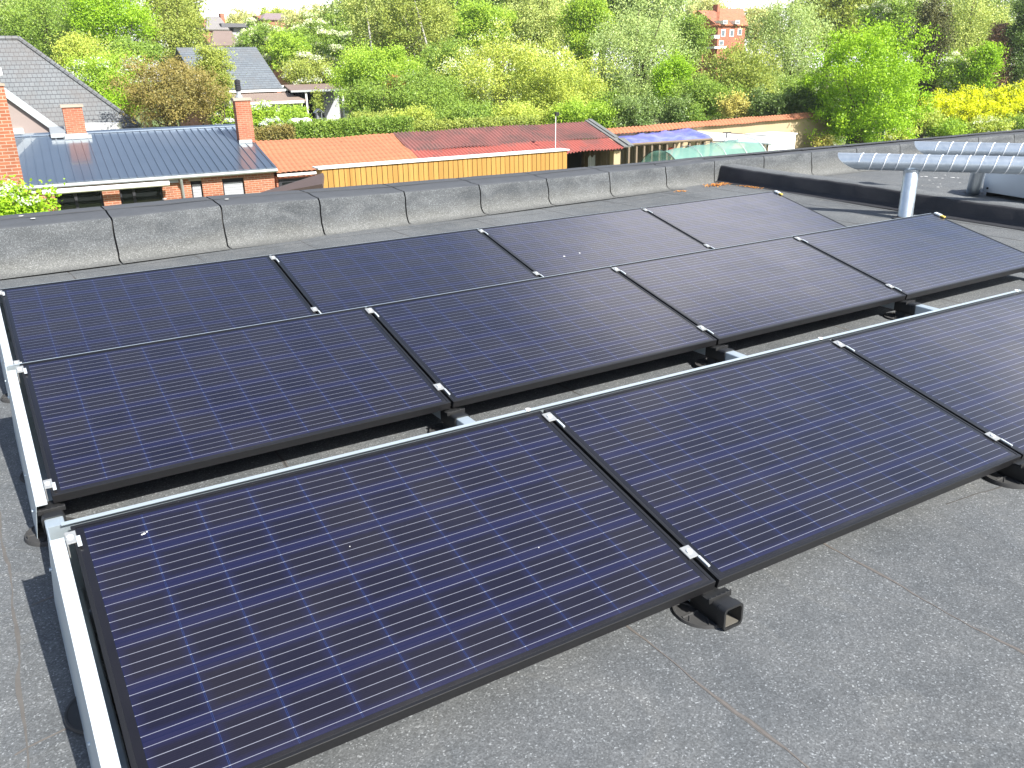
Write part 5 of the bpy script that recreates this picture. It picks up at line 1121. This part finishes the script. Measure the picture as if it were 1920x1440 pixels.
# low shrubs behind the hedge
for (u, vt, vb, w, lf, lab) in ((700, 205, 240, 90, 'olive', "olive shrub behind the hedge near the carport"), (770, 200, 245, 100, 'yolive', "yellowish shrub behind the hedge under the rusty young tree"), (880, 190, 250, 120, 'mid', "deep green shrub behind the middle of the red roof"), (980, 190, 245, 120, 'yolive', "pale shrub behind the red roof, left of the white pole"), (1075, 185, 240, 100, 'bright', "fresh shrub behind the red roof, right of the white pole")):
    plant("low_shrub", lab, "shrub", u, vt, vb, w, 52, lf, clr=.45)
for k, (u, vt, vb, w, lf, lab) in enumerate(((700, 165, 232, 80, 'mid', "green understory bush right of the carport"), (775, 150, 240, 110, 'dark', "shady bush below the second birch"), (850, 165, 240, 110, 'mid', "shady green bush left of the cream flowering tree"), (1000, 170, 240, 130, 'mid', "shady bush between the two yellow-green trees"), (1120, 140, 235, 110, 'mid', "green bush below the fresh green maple"), (1185, 150, 235, 110, 'silver', "grey-green bush at the foot of the big silver willow"), (1255, 165, 240, 100, 'dark', "shady shrub below the yellow-green drooping tree"), (1345, 160, 228, 100, 'olive', "olive bush behind the yellow twiggy bush"), (1425, 130, 225, 110, 'silver', "grey-green bush below the far red house, right side"), (1480, 140, 228, 100, 'mid', "dark green bush at the foot of the tall pale willow"), (1560, 180, 262, 110, 'dark', "deep shady shrub under the left side of the lime maple"), (1650, 190, 268, 130, 'dark', "deep shady shrub under the lime maple, behind the green fence"), (1735, 130, 205, 90, 'conifer', "dark bush behind the pale yellow bush"), (1800, 120, 190, 90, 'willow', "soft grey-green bush behind the elder"), (1880, 140, 190, 100, 'conifer', "dark bush behind the rightmost broom"))):
    plant("understory_shrub", lab, "shrub", u, vt, vb, w, 72 if u < 1540 else 66 if u < 1700 else 74, lf, clr=.6)
plant("round_bush", "clipped round green bush in front of the veranda", "bush", 548, 193, 240, 72, 58, 'bright', clr=.35)
plant("climbing_plant", "climber wound round the carport upright", "climber", 596, 170, 212, 12, 66, 'olive', clr=.3)
plant("snowball_bush", "snowball bush with big white flower balls left of the tall thin chimney", "bush", 428, 185, 250, 66, 41, 'bright', bloom='white', bn=.5, clr=.3)
plant("snowball_bush", "snowball bush with big white flower balls right of the tall thin chimney", "bush", 490, 188, 255, 62, 42, 'bright', bloom='white', bn=.4, clr=.3)
def hedge(name, label, u0, v0, u1, v1, hpx, D, leaf, n=9000):
    A, B = dep(u0, v0, D), dep(u1, v1, D); t = thing(name, (A+B)/2*V3(1, 1, 0)+V3(0, 0, GZ), label, "hedge"); hh = hpx*D/FPX
    f = RNG.uniform(0, 1, n); P_ = A*(1-f[:, None])+B*f[:, None]; P_[:, 2] += -RNG.uniform(0, 1, n)**1.3*hh*1.8+.10*np.sin(f*60)+.06*RNG.normal(size=n); P_[:, 1] += RNG.uniform(-.7, .7, n)
    leaves("foliage", t, P_, RNG.uniform(.03, .065, n), LEAF[leaf])
    m = MB(); 
    for k in range(14): x = A*(1-k/13)+B*k/13; m.tube([x*V3(1, 1, 0)+V3(0, 0, GZ), x-V3(0, 0, .4)], [.04, .02], 5)
    m.build("stems", M_bark, t)
hedge("hedge", "clipped green hedge behind the orange tiled shed roof", 540, 232, 765, 222, 24, 42, 'mid', 26000)
hedge("hedge", "thin brownish hedge at the left end behind the orange roof", 468, 246, 545, 238, 16, 41, 'brown', 9000)
hedge("hedge", "patchy hedge behind the ridge of the red corrugated roof", 760, 232, 1000, 222, 24, 43, 'olive', 24000)
t = plant("flowering_bush", "leafy bush with pale pink flowers at the lower left, by the brick stack", "bush", 30, 340, 440, 125, 15.2, 'lime', clr=.20, ls=.034, bloom='pink', bn=.10, n=5200)

# ------------------------------------------------------------------ air
HAZE = True
if HAZE:
    m = MB(); m.box(-60, 190, -30, 175, GZ-1, 30); hz_ = m.build("haze", None); hz_.data.materials.clear()
    hm_ = bpy.data.materials.new("haze air"); hm_.use_nodes = True; ht = hm_.node_tree; ht.nodes.clear(); ho = ht.nodes.new('ShaderNodeOutputMaterial'); hv = ht.nodes.new('ShaderNodeVolumePrincipled')
    hv.inputs['Color'].default_value = (.90, .95, 1, 1); hv.inputs['Density'].default_value = .0003; hv.inputs['Anisotropy'].default_value = .2; ht.links.new(hv.outputs[0], ho.inputs['Volume'])
    hz_.data.materials.append(hm_); tag(hz_, kind="stuff")
